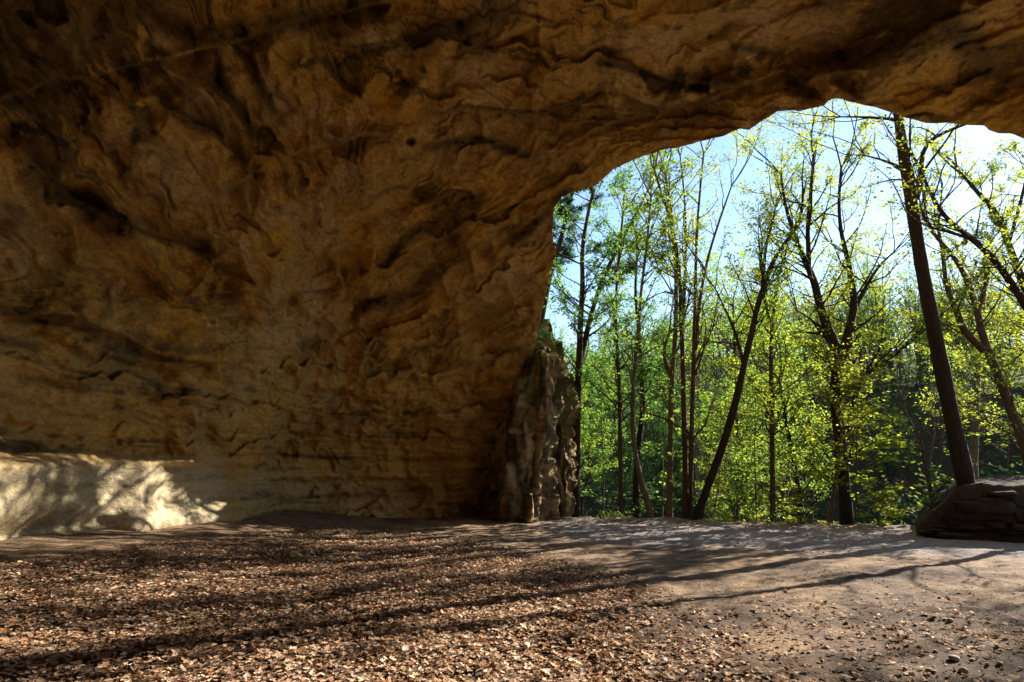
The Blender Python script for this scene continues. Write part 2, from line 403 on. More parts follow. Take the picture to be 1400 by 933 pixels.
# ledges and grooves read off the photograph: (line, depth m, width px, side, stain)
FEAT = [
    ([(-20, 140), (70, 112), (130, 102), (220, 78), (290, 63), (370, 40), (430, 20), (520, 4), (640, -6)], .75, 60, 1, .0),
    ([(288, 70), (292, 120), (330, 165), (375, 205), (402, 216)], .42, 26, -1, .75),
    ([(325, 62), (345, 105), (372, 150), (400, 195)], .30, 18, -1, .3),
    ([(205, 118), (235, 150), (285, 178), (335, 228), (350, 250)], .36, 22, -1, .7),
    ([(20, 178), (40, 215), (100, 272), (160, 300), (225, 330)], .45, 26, -1, .8),
    ([(110, 150), (135, 190), (170, 240), (215, 275), (260, 300)], .28, 24, -1, .35),
    ([(290, 272), (340, 240), (400, 210), (440, 196), (500, 184), (560, 190)], .34, 40, 1, .1),
    ([(598, 130), (599, 84), (650, 60), (735, 36)], .40, 60, 1, .1),
    ([(735, 36), (737, 78), (720, 110)], .30, 26, 1, .3),
    ([(462, 62), (500, 64), (545, 58), (575, 64)], .22, 14, 1, .8),
    ([(420, 30), (432, 78), (470, 120), (500, 140)], .38, 26, -1, .45),
    ([(560, 160), (640, 146), (700, 154), (755, 152), (800, 132), (830, 112)], .42, 20, 1, .8),
    ([(820, 84), (870, 92), (915, 104), (940, 98)], .30, 14, 1, .8),
    ([(840, 128), (880, 138), (905, 150), (960, 142), (1000, 122)], .34, 18, 1, .8),
    ([(700, 222), (760, 210), (800, 184), (840, 166), (905, 150)], .26, 16, 1, .5),
    ([(925, 112), (1010, 116), (1070, 98), (1130, 128)], .45, 26, 1, .5),
    ([(1150, 60), (1125, 80), (1130, 110), (1180, 140)], .30, 26, -1, .3),
    ([(535, 372), (590, 330), (650, 300), (740, 268), (790, 252)], .40, 34, 1, .35),
    ([(585, 280), (620, 262), (650, 258)], .35, 14, 1, .9),
    ([(690, 320), (720, 300), (755, 286)], .25, 14, 1, .7),
    ([(560, 300), (610, 310), (640, 345), (650, 380)], .30, 24, 1, .4),
    ([(455, 330), (470, 400), (452, 470), (470, 520)], .45, 40, -1, .1),
    ([(235, 335), (300, 372), (360, 400), (430, 450), (470, 480)], .25, 30, -1, .1),
    ([(180, 305), (280, 350), (305, 380), (298, 398)], .30, 24, -1, .5),
    ([(470, 520), (440, 560), (400, 600), (350, 640)], .40, 34, -1, .2),
    ([(520, 500), (580, 470), (640, 440), (690, 400)], .28, 30, 1, .3),
    ([(480, 600), (560, 590), (640, 580)], .16, 16, 1, .5),
    ([(-20, 432), (60, 436), (140, 448), (240, 490), (330, 498)], .22, 18, 1, .5),
    ([(380, 655), (480, 650), (560, 655), (600, 640)], .16, 12, 1, .3),
]
for line, dep, wd, sd, st in FEAT:
    d, s, t = seg_dist(line)
    fade = sst(0, .12, t) * sst(1, .86, t); fade = np.maximum(fade, .25)
    on = d * s * sd
    mod = .65 + .6 * sc2
    dep = dep * 1.55
    dr += dep * fade * mod * np.where(on > 0, sst(0, 5, on) * np.exp(-on / wd), 0) - dep * .3 * fade * np.where(on <= 0, np.exp(on / (wd * .5)), 0)
    stain = np.maximum(stain, st * fade * np.where(on > -3, np.exp(-np.clip(on, 0, 1e9) / (wd * .62)), 0))
    rust = np.maximum(rust, .8 * fade * np.exp(-(d / (wd * 1.5)) ** 2))
# manganese and soot streaks, and bare pale panels, read off the photograph
for line, wd in [([(-10, 55), (40, 100), (80, 140)], 15), ([(45, 20), (80, 80), (112, 112)], 10), ([(120, -5), (135, 40), (170, 62)], 16), ([(190, -5), (230, 40), (292, 52)], 18), ([(285, 48), (400, 30), (510, 2)], 22),
                 ([(30, 195), (60, 245), (120, 288), (175, 315)], 20), ([(298, 72), (304, 120), (340, 172), (372, 204)], 9), ([(218, 125), (250, 165), (285, 180)], 10), ([(325, 62), (350, 112), (372, 150)], 8), ([(655, 268), (600, 300), (560, 325), (535, 348)], 14),
                 ([(770, 266), (740, 300), (700, 330)], 9), ([(925, 114), (1000, 113)], 12), ([(1000, 62), (1065, 75)], 7), ([(-10, 420), (60, 438), (125, 446)], 11), ([(-10, 462), (45, 478)], 9), ([(148, 474), (245, 492)], 9), ([(740, 155), (805, 134)], 9), ([(820, 88), (900, 103), (952, 98)], 7), ([(1300, 30), (1345, 85)], 28), ([(560, 55), (640, 30), (700, 12)], 16), ([(30, 520), (120, 530)], 8), ([(600, 200), (660, 190), (720, 215)], 8), ([(500, 420), (560, 400), (600, 370)], 12)]:
    d, s, t = seg_dist(line); stain = np.maximum(stain, np.exp(-(d / wd) ** 2 * 1.2) * 1.15)
panel = np.zeros(len(r0))
for ex, ey, ea, eb, rot in [(270, 115, 55, 40, 60), (225, 225, 110, 50, 38), (400, 300, 75, 35, 20), (660, 112, 60, 34, 0), (480, 245, 44, 24, -15), (870, 60, 80, 22, 5), (62, 48, 40, 38, 0), (30, 290, 70, 40, 40), (330, 345, 80, 34, 25), (500, 55, 50, 18, 5), (1110, 40, 60, 30, 0), (850, 110, 45, 18, 10), (1050, 40, 60, 25, 0), (380, 140, 22, 60, -35), (460, 160, 50, 25, 20), (400, 420, 80, 50, 20), (700, 400, 40, 60, 20)]:
    cr_, sr_ = math.cos(R_(rot)), math.sin(R_(rot)); a_, b_ = (px - ex) * cr_ + (py - ey) * sr_, -(px - ex) * sr_ + (py - ey) * cr_
    panel = np.maximum(panel, np.where(front, np.exp(-((a_ / ea) ** 2 + (b_ / eb) ** 2) ** 1.5), 0))
# small solution holes
for hx, hy, hr, hd in [(561, 192, 7, .4), (1100, 112, 26, .5), (1150, 78, 12, .3), (420, 470, 14, .25), (395, 508, 10, .25), (660, 345, 16, .35), (575, 262, 14, .3)]:
    q = np.hypot(px - hx, (py - hy) * 1.3) / hr; dr += np.where(front, hd * np.exp(-q ** 4), 0); stain = np.maximum(stain, np.where(front, .7 * np.exp(-q ** 4), 0))
# pale foot of the left wall: undercut ledge above, flared toe below; a buttress ends at the dark cleft
azd = np.degrees(az3)
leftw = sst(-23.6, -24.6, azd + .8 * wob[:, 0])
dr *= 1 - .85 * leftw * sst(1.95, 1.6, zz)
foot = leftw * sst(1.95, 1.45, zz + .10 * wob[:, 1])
dr += leftw * .55 * sst(.95, .55, zz + .12 * wob[:, 0]) * sst(-31, -36, azd) + foot * (.16 + .10 * fbm(CP0 * np.array([.9, .9, .5]), 3, 41) + .02 * fbm(CP0 * np.array([2, 2, 14]), 3, 46)) - leftw * .55 * sst(1.05, .42, zz) * sst(-41, -31, azd)
dr += foot * .16 * (np.abs(noise(CP0 * np.array([.7, .7, .25]) + 9, 42)))
leftst = sst(-22.6, -23.3, azd + 1.2 * wob[:, 1] - .9 * (zz - 1)) * (1 - sst(3.0, 6.5, zz))
dr += (1 - leftst) * 1.0 * sst(-10, -21, azd) * (1 - sst(2.5, 5.0, zz)) * (azd < 0)
dr += .35 * leftst * sst(-33, -29, azd + 1.5 * wob[:, 1]) * sst(1.75, 1.6, zz)
# arris beside the mouth: the wall turns outward
arris = 0
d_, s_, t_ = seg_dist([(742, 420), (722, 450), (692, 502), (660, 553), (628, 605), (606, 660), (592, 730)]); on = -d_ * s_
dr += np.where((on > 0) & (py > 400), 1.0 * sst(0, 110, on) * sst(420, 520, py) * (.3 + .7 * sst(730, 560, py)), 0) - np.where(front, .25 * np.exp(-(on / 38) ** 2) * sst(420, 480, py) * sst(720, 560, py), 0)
dr += .7 * sst(-36, -42, azd) * sst(1.6, 1.9, zz) * (1 - sst(3, 6, zz))
r = r0 + np.clip(dr, -1.5, 3.5) * sst(R_(-9), R_(0), el3 + .06)
CPt = O + dirs * r[:, None]
zz = CPt[:, 2]
arris = np.where(front, sst(-10, 75, on + 30 * fbm(CPt * 1.3, 3, 47)) * sst(480, 560, py), 0)  # mask for shade painted on the facet that turns toward the mouth

# colour
tan = np.array([.60, .41, .14]); ochre = np.array([.61, .37, .07]); pink = np.array([.62, .44, .205]); olive = np.array([.36, .26, .09])
black = np.array([.036, .030, .024]); cream = np.array([.45, .375, .25]); brown = np.array([.20, .105, .04])
c1, c2, c3 = fbm(CPt * .45, 5, 51), fbm(warp * 1.1, 5, 52), fbm(CPt * 3.1, 4, 53)
streak = fbm(np.stack([CPt @ np.array([.8, .6, .2]), CPt @ np.array([-.6, .8, .1]) * 4, CPt[:, 2] * 3], -1) * .8, 5, 54)
rc = mix(np.broadcast_to(tan, CPt.shape), ochre, sst(-.4, .2, c1 + .4 * c3))
rc = mix(rc, pink, sst(.0, .4, c2 + .3 * c3 - .1) * .8)
rc = mix(rc, ochre * np.array([1.05, .85, .6]), rust * sst(-.3, .3, c3 + c2) * .7)
rc = mix(rc, olive, sst(.02, .35, fbm(warp * .7, 4, 55) + .35 * c3) * .6)
rc = mix(rc, pink, np.clip(sst(.10, .42, g_col2) * .55 + panel * sst(-.5, .0, c2 + c3) * .9, 0, 1))
rc = mix(rc, brown * 1.4, sst(.12, .5, streak + .3 * c2) * .4)
rc = mix(rc, brown * 1.3, sst(.06, .25, g_col) * .5)
fine_g = sst(-.25, .25, fbm(CPt * np.array([5, 5, 9]), 4, 111, .7)); rc = rc * (.88 + .22 * fine_g)[:, None]
mang = sst(.13, .22, fbm(wr * np.array([.8, .35, 1.1]), 5, 56) + .25 * c3 - .02)
zone = sst(330, 120, np.hypot(px - 60, (py - 90) * 1.1)) * front
mang2 = sst(-.02, .16, fbm(wr * np.array([1.1, .4, 1.3]) + 4, 5, 57) + .2 * c3 - .12 + .16 * zone)
edge_l = np.maximum.reduce([sst(.90, .985, saw) * pmask, .8 * sst(.86, .98, saw2) * pmask2, .8 * sst(.90, .98, sawz) * (1 - sst(2.6, 5, zz))]) * sst(-.35, .15, c3 + .5 * c2)
crack = .8 * edge_l + sst(.03, .008, np.abs(g_col + .15 * c3)) * sst(.05, .3, c2 + .5 * c1) * .45
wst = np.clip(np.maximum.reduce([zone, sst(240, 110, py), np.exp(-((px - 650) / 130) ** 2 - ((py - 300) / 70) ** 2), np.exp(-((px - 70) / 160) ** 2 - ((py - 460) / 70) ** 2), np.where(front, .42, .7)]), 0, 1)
speck = sst(.18, .32, c3 + .25 * c2)
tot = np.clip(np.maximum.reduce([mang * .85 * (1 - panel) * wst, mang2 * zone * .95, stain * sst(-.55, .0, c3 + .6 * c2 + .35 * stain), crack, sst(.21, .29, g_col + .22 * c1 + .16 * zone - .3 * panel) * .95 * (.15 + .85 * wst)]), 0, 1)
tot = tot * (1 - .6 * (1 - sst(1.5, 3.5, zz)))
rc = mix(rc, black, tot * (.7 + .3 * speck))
# bands of the lower wall
bb = fbm(CPt * np.array([.3, .3, 4.2]), 5, 58)
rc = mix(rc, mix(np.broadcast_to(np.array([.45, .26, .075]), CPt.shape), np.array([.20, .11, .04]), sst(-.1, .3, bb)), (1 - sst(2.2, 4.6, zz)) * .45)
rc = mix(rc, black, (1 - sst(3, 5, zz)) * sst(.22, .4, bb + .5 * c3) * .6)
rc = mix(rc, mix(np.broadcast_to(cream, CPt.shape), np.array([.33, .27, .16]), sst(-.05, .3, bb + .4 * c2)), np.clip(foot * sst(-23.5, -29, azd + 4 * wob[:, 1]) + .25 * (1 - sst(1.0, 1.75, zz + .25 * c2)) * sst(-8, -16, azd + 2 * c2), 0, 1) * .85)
rc = mix(rc, black * 1.6, arris * sst(-.5, .2, c3 + bb) * .75)  # shaded facet past the arris darkened in the rock colour
blob = np.exp(-(((px - 205) / 60) ** 2 + ((py - 478) / 22) ** 2)) * sst(-.25, .1, c3 + streak)
rc = mix(rc, black * 2, np.where(front, blob, 0) * .8)

# rim: the rock goes on outside the mouth, away from the opening
loops = {}
ed = np.concatenate([rf[:, [0, 1]], rf[:, [1, 2]], rf[:, [2, 3]], rf[:, [3, 0]]])
key = np.sort(ed, 1); kk = key[:, 0] * len(az3) + key[:, 1]
u_, inv, cnt = np.unique(kk, return_inverse=True, return_counts=True)
be = ed[cnt[inv] == 1]
be = be[(ld[be[:, 0]] < 1e-6) & (ld[be[:, 1]] < 1e-6)]
bv = np.unique(be); bmap = -np.ones(len(az3), np.int64); bmap[bv] = np.arange(len(bv))
cen = np.array([R_(35), R_(5)])
n2d = np.stack([az3[bv], el3[bv]], -1)
o1 = np.stack([np.interp(az3[bv], [0, R_(8), R_(20), R_(90), R_(105)], [-1, -.9, -.2, .1, 1]), np.interp(el3[bv], [0, R_(18), R_(26)], [0, .15, 1])], -1)
side_v = np.stack([np.cos(az3[bv]), -np.sin(az3[bv]), 0 * az3[bv]], -1) * o1[:, :1] + np.array([0, 0, 1.]) * o1[:, 1:]
side_v /= np.linalg.norm(side_v, axis=1)[:, None] + 1e-9
rv, rfc, rcol = [CPt], [rf], [rc]; off = len(CPt); prev = bv
for a, b in [(.25, .06), (.7, .5), (1.6, 2.2), (2.2, 6.0)]:
    ring = CPt[bv] + dirs[bv] * a + side_v * b
    ring = ring + (.18 * b ** .5) * np.stack([fbm(ring * 1.2, 3, 43), fbm(ring * 1.2, 3, 44), fbm(ring * 1.2, 3, 45)], -1) * (b > .1)
    rv.append(ring); rcol.append(np.clip(rc[bv] * .8, 0, 1))
    cur = np.arange(len(bv)) + off; off += len(bv)
    pi = prev[bmap[be]] if prev is not bv else be
    rfc.append(np.stack([pi[:, 1], pi[:, 0], cur[bmap[be[:, 0]]], cur[bmap[be[:, 1]]]], -1)); prev = cur
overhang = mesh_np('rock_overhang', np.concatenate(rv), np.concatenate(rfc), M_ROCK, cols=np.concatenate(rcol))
tag(overhang, 'huge ochre sandstone overhang forming the cave wall and roof', kind='structure')
del rv, rcol, rfc

# ------------------------------------------------------------------ rock buttresses beside the mouth
def rock_column(name, label, rows, depth, thick, seed, moss=.3, flute=.22):
    """rows: (photo y, left x, right x); a lumpy column standing at the given distance"""
    rows = sorted(rows, key=lambda q: -q[0]); NV, NA = 130, 120
    yy = np.linspace(rows[0][0], rows[-1][0], NV)
    ry = np.array([q[0] for q in rows])[::-1]; l = np.array([q[1] for q in rows])[::-1]; rr = np.array([q[2] for q in rows])[::-1]
    pts = []
    for y in yy:
        a = at(np.interp(y, ry, l), y, depth); b = at(np.interp(y, ry, rr), y, depth)
        pts.append((a[0], b[0], a[2]))
    pts = np.array(pts); cx = (pts[:, 0] + pts[:, 1]) / 2; hw = (pts[:, 1] - pts[:, 0]) / 2
    ang = np.linspace(0, 2 * math.pi, NA, endpoint=False)
    hh = np.minimum(thick, hw * 3.2)
    top = np.sqrt(np.clip(1 - np.linspace(-.0, 1, NV) ** 14, 0.0, 1)); 
    V = np.stack([cx[:, None] + (hw * top)[:, None] * np.cos(ang), depth + (hh * top)[:, None] * np.sin(ang), np.broadcast_to(pts[:, 2:3], (NV, NA))], -1).reshape(-1, 3)
    nrm = np.stack([np.broadcast_to(np.cos(ang), (NV, NA)), np.broadcast_to(np.sin(ang), (NV, NA)), np.zeros((NV, NA))], -1).reshape(-1, 3)
    fl = np.abs(noise(V * np.array([1.7, 1.7, .38]) + 3.1 * seed, seed)) + .5 * np.abs(noise(V * np.array([4, 4, .9]), seed + 1))
    bedd = fbm(V * np.array([.5, .5, 3.2]), 3, seed + 2)
    q_ = V + .25 * np.stack([fbm(V * .9, 2, seed + 11), fbm(V * .9, 2, seed + 12), fbm(V * .9, 2, seed + 13)], -1)
    cell = noise(np.floor(q_ * np.array([2.3, 2.3, 1.1])) * .731 + .37, seed + 14); cell2 = noise(np.floor(q_ * np.array([4.7, 4.7, 2.9]) + .5) * .617 + .29, seed + 15)
    amt = .45 * cell + .16 * cell2 + flute * (.45 * fl - .1) + .10 * bedd + .34 * fbm(V * np.array([1.3, 1.3, .9]), 4, seed + 3)  + .07 * fbm(V * 6, 4, seed + 4)
    V = V - nrm * amt[:, None] * np.minimum(1, np.repeat(hw, NA) / .45)[:, None]
    V[:, 2] += .10 * fbm(V * 1.5, 3, seed + 5)
    i = (np.arange(NV - 1)[:, None] * NA + np.arange(NA)[None]); j = (np.arange(NV - 1)[:, None] * NA + (np.arange(NA) + 1)[None] % NA)
    F = np.stack([i, j, j + NA, i + NA], -1).reshape(-1, 4)
    n1, n2, n3 = fbm(V * 1.2, 4, seed + 6), fbm(V * 3.5, 4, seed + 7), fbm(V * np.array([3, 3, .5]), 4, seed + 8)
    c = mix(np.broadcast_to(np.array([.36, .26, .13]), V.shape), np.array([.20, .13, .06]), sst(-.2, .3, n1))
    c = mix(c, np.array([.045, .042, .028]), sst(-.08, .18, n3 + .3 * n2) * .85)
    c = mix(c, np.array([.075, .10, .025]), sst(-.05, .3, n2 + n1 + 1.4 * (sst(.35, .9, np.repeat(np.linspace(0, 1, NV), NA)) - .5)) * moss)
    root = empty(name, (cx[0], depth, th(cx[0], depth)))
    tag(root, label, 'rock')
    parent_keep(mesh_np('rock_body', V, F, M_ROCK, cols=c), root)
    return root

butt = rock_column('rock_buttress', 'fluted sunlit sandstone buttress at the left end of the cave mouth',
    [(722, 650, 764), (706, 655, 762), (680, 662, 757), (640, 670, 756), (600, 682, 758), (560, 700, 764), (530, 706, 766), (505, 712, 765), (485, 720, 756), (470, 724, 748), (462, 727, 742)], 20.0, 1.9, 200, .5, .3)
fin = rock_column('rock_fin', 'shaded mossy rock fin with sunlit broken rim right of the fluted buttress',
    [(722, 735, 772), (706, 738, 772), (690, 742, 780), (670, 744, 786), (640, 742, 788), (610, 742, 784), (585, 742, 780), (560, 742, 788), (530, 742, 787), (518, 744, 784), (508, 746, 772), (498, 750, 764)], 20.7, 1.2, 230, .75, .2)
spire = rock_column('rock_spire', 'dark mossy rock spire rising behind the sunlit buttress',
    [(720, 715, 765), (560, 722, 768), (500, 728, 766), (470, 731, 764), (450, 733, 760), (442, 735, 757), (437, 738, 753)], 21.6, .8, 260, .95, .12)

# ------------------------------------------------------------------ layered stone bank at the right
mroot = empty('stone_bank', (12.2, 15, 0)); tag(mroot, 'dark bank of layered stones with a soil top beneath the biggest trunk', 'rock bank')
def bank_front(x): return np.interp(x, [9.2, 9.5, 10.2, 11, 13, 18], [15.6, 14.4, 13.55, 13.05, 12.6, 12.0])
bx, by = np.meshgrid(np.linspace(8.9, 19, 150), np.linspace(11.6, 18.5, 110), indexing='ij')
B0 = np.stack([bx, by, bx * 0], -1)
inn = np.minimum(by - bank_front(bx), (bx - .67 * by + .1) * 1.2) - .14 * fbm(B0 * 1.3, 3, 301)
hgt = (1.24 + .1 * fbm(B0 * .8, 3, 302) + .035 * (bx - 11)) * sst(-.15, 1.9, bx - .67 * by + .3 * fbm(B0 * 1.1, 3, 303)) ** .6
bz = -.3 + (hgt + .3 + floor_h(bx, by)) * sst(0, .42, inn) * sst(18.5, 17.2, by)
BV = np.stack([bx, by, bz + .05 * fbm(B0 * 3.5, 3, 304)], -1).reshape(-1, 3)
parent_keep(mesh_np('soil_cap', BV, grid_faces(150, 110), M_SOIL), mroot)
slab_meshes = []
for k in range(8):
    r_ = np.random.default_rng(400 + k)
    g = np.array([[x, y, z] for z in (-.5, -.32, .32, .5) for x, y in [(-.5, -.3), (-.36, -.5), (.05, -.53), (.4, -.47), (.52, -.2), (.5, .5), (-.5, .5)]], float)
    g[:, :2] *= np.where(np.abs(g[:, 2:3]) > .4, .90, 1.0); g += r_.normal(0, .06, g.shape)
    F, S = [], []
    for q in range(3):
        for i in range(7): F += [q * 7 + i, q * 7 + (i + 1) % 7, q * 7 + 7 + (i + 1) % 7, q * 7 + 7 + i]; S.append(4)
    F += [6, 5, 4, 3, 2, 1, 0]; S.append(7); F += list(range(21, 28)); S.append(7)
    o = mesh_np('slab', g, F, M_SLAB, fsize=S, smooth=False); slab_meshes.append(o.data); bpy.data.objects.remove(o)
r_ = np.random.default_rng(12)
z = .03
for row in range(9):
    hrow = r_.uniform(.06, .21); x = 9.5 + r_.uniform(0, .3) + row * .15
    while x < 13.6:
        L_ = r_.uniform(.18, .34) * r_.choice([1, 1.6, 3]); xc = x + L_ / 2
        yb = float(bank_front(xc)); slope = (float(bank_front(xc + .2)) - float(bank_front(xc - .2))) / .4
        if r_.random() < .8:
            o = bpy.data.objects.new('slab', slab_meshes[r_.integers(8)]); col.objects.link(o)
            o.location = (xc, yb + .27 + .035 * row + r_.uniform(-.12, .16), z + hrow / 2 + r_.uniform(-.05, .05) + float(floor_h(np.array([xc]), np.array([yb]))[0]))
            o.scale = (L_ * 1.03 * math.hypot(1, slope), .55, hrow * r_.uniform(.7, 1.6)); o.rotation_euler = (r_.normal(0, .09), r_.normal(0, .07), math.atan(slope) + r_.normal(0, .18))
            parent_keep(o, mroot)
        x += L_
    z += hrow

# ------------------------------------------------------------------ fallen leaves
def oak_leaf(seed, lobes=4):
    r_ = np.random.default_rng(seed); t = np.linspace(0, 1, 2 * lobes + 1)
    wdt = .34 * np.sin(math.pi * np.clip(t * .92 + .06, 0, 1)) * np.where(np.arange(len(t)) % 2, 1.15, .55) * r_.uniform(.85, 1.15, len(t))
    curl, cup = r_.uniform(-.25, .45), r_.uniform(-.2, .7)
    mid = np.stack([t - .5, .05 * np.sin(3 * t + seed), curl * (t - .5) ** 2 * 1.5 + .08 * r_.normal(0, .4, len(t))], -1)
    Lf = mid + np.stack([r_.normal(0, .02, len(t)), wdt, cup * wdt * .8 + r_.normal(0, .04, len(t))], -1)
    Rt = mid + np.stack([r_.normal(0, .02, len(t)), -wdt, cup * wdt * .8 + r_.normal(0, .04, len(t))], -1)
    V = np.concatenate([mid, Lf, Rt]); m = len(t); F = []
    for i in range(m - 1): F += [(i, i + 1, m + i + 1, m + i), (2 * m + i, 2 * m + i + 1, i + 1, i)]
    return V, np.array(F)

def tiny_leaf(seed):                   # farther still: a folded lozenge with a torn side
    r_ = np.random.default_rng(seed); V = np.array([(-.5, 0, 0), (.5, .04, .05), (0, .3, .1), (.1, -.3, .1)]) + r_.normal(0, .06, (4, 3)); return V, np.array([(0, 3, 1, 2)])

def small_leaf(seed):                  # the same leaf with fewer points for the distance
    V, F = oak_leaf(seed, 2); return V, F

DRYC = np.array([(.58, .42, .28), (.48, .32, .20), (.66, .51, .37), (.36, .215, .125), (.22, .12, .07), (.70, .56, .41), (.42, .21, .10), (.55, .39, .25)])
def scatter_leaves(pos, size, base, rs):
    n = len(pos); yaw = rs.uniform(0, 2 * math.pi, n); tl = rs.normal(0, .16, (n, 2))
    cyw, syw = np.cos(yaw), np.sin(yaw)
    X = np.stack([cyw, syw, tl[:, 0]], -1); X /= np.linalg.norm(X, axis=1)[:, None]
    Yv = np.stack([-syw, cyw, tl[:, 1]], -1); Yv /= np.linalg.norm(Yv, axis=1)[:, None]
    Z = np.cross(X, Yv)
    vs_, fs_, cs_ = [], [], []; off = 0
    which = rs.integers(0, len(base), n)
    for k, (V, F) in enumerate(base):
        s = np.nonzero(which == k)[0]
        if not len(s): continue
        W = pos[s][:, None] + size[s][:, None, None] * (V[None, :, :1] * X[s][:, None] + V[None, :, 1:2] * Yv[s][:, None] + V[None, :, 2:] * Z[s][:, None])
        vs_.append(W.reshape(-1, 3)); fs_.append((F[None] + (np.arange(len(s)) * len(V))[:, None, None]).reshape(-1, 4) + off); off += len(s) * len(V)
        cc = DRYC[rs.integers(0, len(DRYC), len(s))] * rs.uniform(.65, 1.15, (len(s), 1)) * np.array([1.02, .93, .87]); cs_.append(np.repeat(cc, len(V), 0))
    return np.concatenate(vs_), np.concatenate(fs_), np.concatenate(cs_)

rs = np.random.default_rng(5)
N = 210000
lx, ly = rs.uniform(-12.5, 9.5, N), 3.4 + 16 * rs.random(N) ** 1.15
okm = (rs.random(N) < litter_density(lx, ly) * .92) & (np.abs(lx) < .98 * ly + 1.6)
lx, ly = lx[okm], ly[okm]
lz = terrain_h(lx, ly) + rs.uniform(.006, .032, len(lx))
LP_ = np.stack([lx, ly, lz], -1); LS = rs.uniform(.042, .076, len(lx)) * rs.choice([.8, 1, 1, 1.35], len(lx))
ox, oy = to_px(LP_); seen = (ox > 4) & (ox < 1396) & (oy < 929)
score = np.where(seen, LS / np.hypot(lx, ly), 0); order = np.argsort(-score); top300 = order[:300]
rest = np.ones(len(lx), bool); rest[top300] = False
nearm = rest & (ly < 6.6); midm = rest & (ly >= 6.6) & (ly < 9.5); farm = rest & (ly >= 9.5)
a = scatter_leaves(LP_[nearm], LS[nearm], [oak_leaf(k, 3) for k in range(8)], rs)
a2 = scatter_leaves(LP_[midm], LS[midm], [small_leaf(k + 20) for k in range(6)], rs)
a = (np.concatenate([a[0], a2[0]]), np.concatenate([a[1], a2[1] + len(a[0])]), np.concatenate([a[2], a2[2]]))
b = scatter_leaves(LP_[farm], LS[farm] * 1.1, [tiny_leaf(k + 20) for k in range(6)], rs)
N2 = 60000
qx, qy = rs.uniform(-9, 11.5, N2), 3.6 + 15 * rs.random(N2) ** 1.4
dn = fbm(np.stack([qx, qy, 0 * qx], -1) * .8, 3, 83)
o2 = (rs.random(N2) < sst(-.35, .5, dn) * sst(.9, .2, litter_density(qx, qy)) * sst(13, 6, qy)) & (np.abs(qx) < .98 * qy + 1.2)
qx, qy = qx[o2], qy[o2]
cr = scatter_leaves(np.stack([qx, qy, terrain_h(qx, qy) + .004], -1), rs.uniform(.012, .04, len(qx)), [small_leaf(k + 40) for k in range(3)], rs)
b = (np.concatenate([b[0], cr[0]]), np.concatenate([b[1], cr[1] + len(b[0])]), np.concatenate([b[2], cr[2] * .55]))
litter = mesh_np('leaf_litter', np.concatenate([a[0], b[0]]), np.concatenate([a[1], b[1] + len(a[0])]), M_DRY, cols=np.concatenate([a[2], b[2]]))
tag(litter, 'brown carpet of dead oak leaves spread over the cave floor', kind='stuff')
dry_meshes = []
for k in range(12):
    V, F = oak_leaf(k); o = mesh_np('fallen_leaf', V, F, M_DRY, cols=np.broadcast_to(DRYC[k % len(DRYC)] * rs.uniform(.8, 1.1), V.shape)); dry_meshes.append(o.data); bpy.data.objects.remove(o)
for i in top300:
    o = bpy.data.objects.new('fallen_leaf', dry_meshes[rs.integers(12)]); col.objects.link(o); o.parent = ground
    o.location = LP_[i] + np.array([0, 0, .012]); o.scale = (LS[i],) * 3; o.rotation_euler = (rs.normal(0, .3), rs.normal(0, .3), rs.uniform(0, 6.28))

# pebbles on the bare soil
peb = []
for k in range(5):
    a_ = np.random.default_rng(700 + k); nlat, nlon = 5, 8
    V = [(0, 0, -.35)] + [(.5 * math.cos(p) * math.cos(q), .42 * math.cos(p) * math.sin(q), .32 * math.sin(p)) for p in (-.8, -.25, .3, .85) for q in np.linspace(0, 2 * math.pi, nlon, endpoint=False)] + [(0, 0, .34)]
    V = np.array(V) * a_.uniform(.86, 1.14, (len(V), 1)); F, S = [], []
    for i in range(nlon): F += [0, 1 + (i + 1) % nlon, 1 + i]; S.append(3)
    for q in range(3):
        for i in range(nlon): b0 = 1 + q * nlon; F += [b0 + i, b0 + (i + 1) % nlon, b0 + nlon + (i + 1) % nlon, b0 + nlon + i]; S.append(4)
    b0 = 1 + 3 * nlon
    for i in range(nlon): F += [b0 + i, b0 + (i + 1) % nlon, len(V) - 1]; S.append(3)
    o = mesh_np('pebble', V, F, M_PEB, fsize=S); peb.append(o.data); bpy.data.objects.remove(o)
def gpt(x, y):
    v = pdir(x, y); t = EYE / -v[2]; return v * t + np.array([0, 0, EYE])
spots = [(1305, 905, .10), (1318, 920, .09), (1130, 885, .06), (1200, 820, .05), (1300, 855, .07), (1350, 910, .05), (1270, 918, .05), (960, 838, .06), (930, 855, .06), (1060, 842, .05), (1200, 895, .06), (1090, 820, .05), (1240, 878, .05), (780, 812, .04), (1340, 790, .05), (1160, 802, .04)]
spots += [(rs.uniform(860, 1396), rs.uniform(790, 930), rs.uniform(.02, .05)) for _ in range(70)] + [(rs.uniform(760, 1230), rs.uniform(718, 760), rs.uniform(.03, .08)) for _ in range(60)]
for x, y, s in spots:
    p = gpt(x, y); o = bpy.data.objects.new('pebble', peb[rs.integers(5)]); col.objects.link(o); o.parent = ground
    o.location = (p[0], p[1], th(p[0], p[1]) + s * .12); o.scale = (s, s, s * rs.uniform(.6, 1)); o.rotation_euler = (rs.normal(0, .2), rs.normal(0, .2), rs.uniform(0, 6.28))

# ------------------------------------------------------------------ trees
LEAFC = {'yellow': np.array([.30, .34, .035]), 'lime': np.array([.21, .31, .04]), 'green': np.array([.13, .25, .05]), 'pine': np.array([.045, .085, .04])}

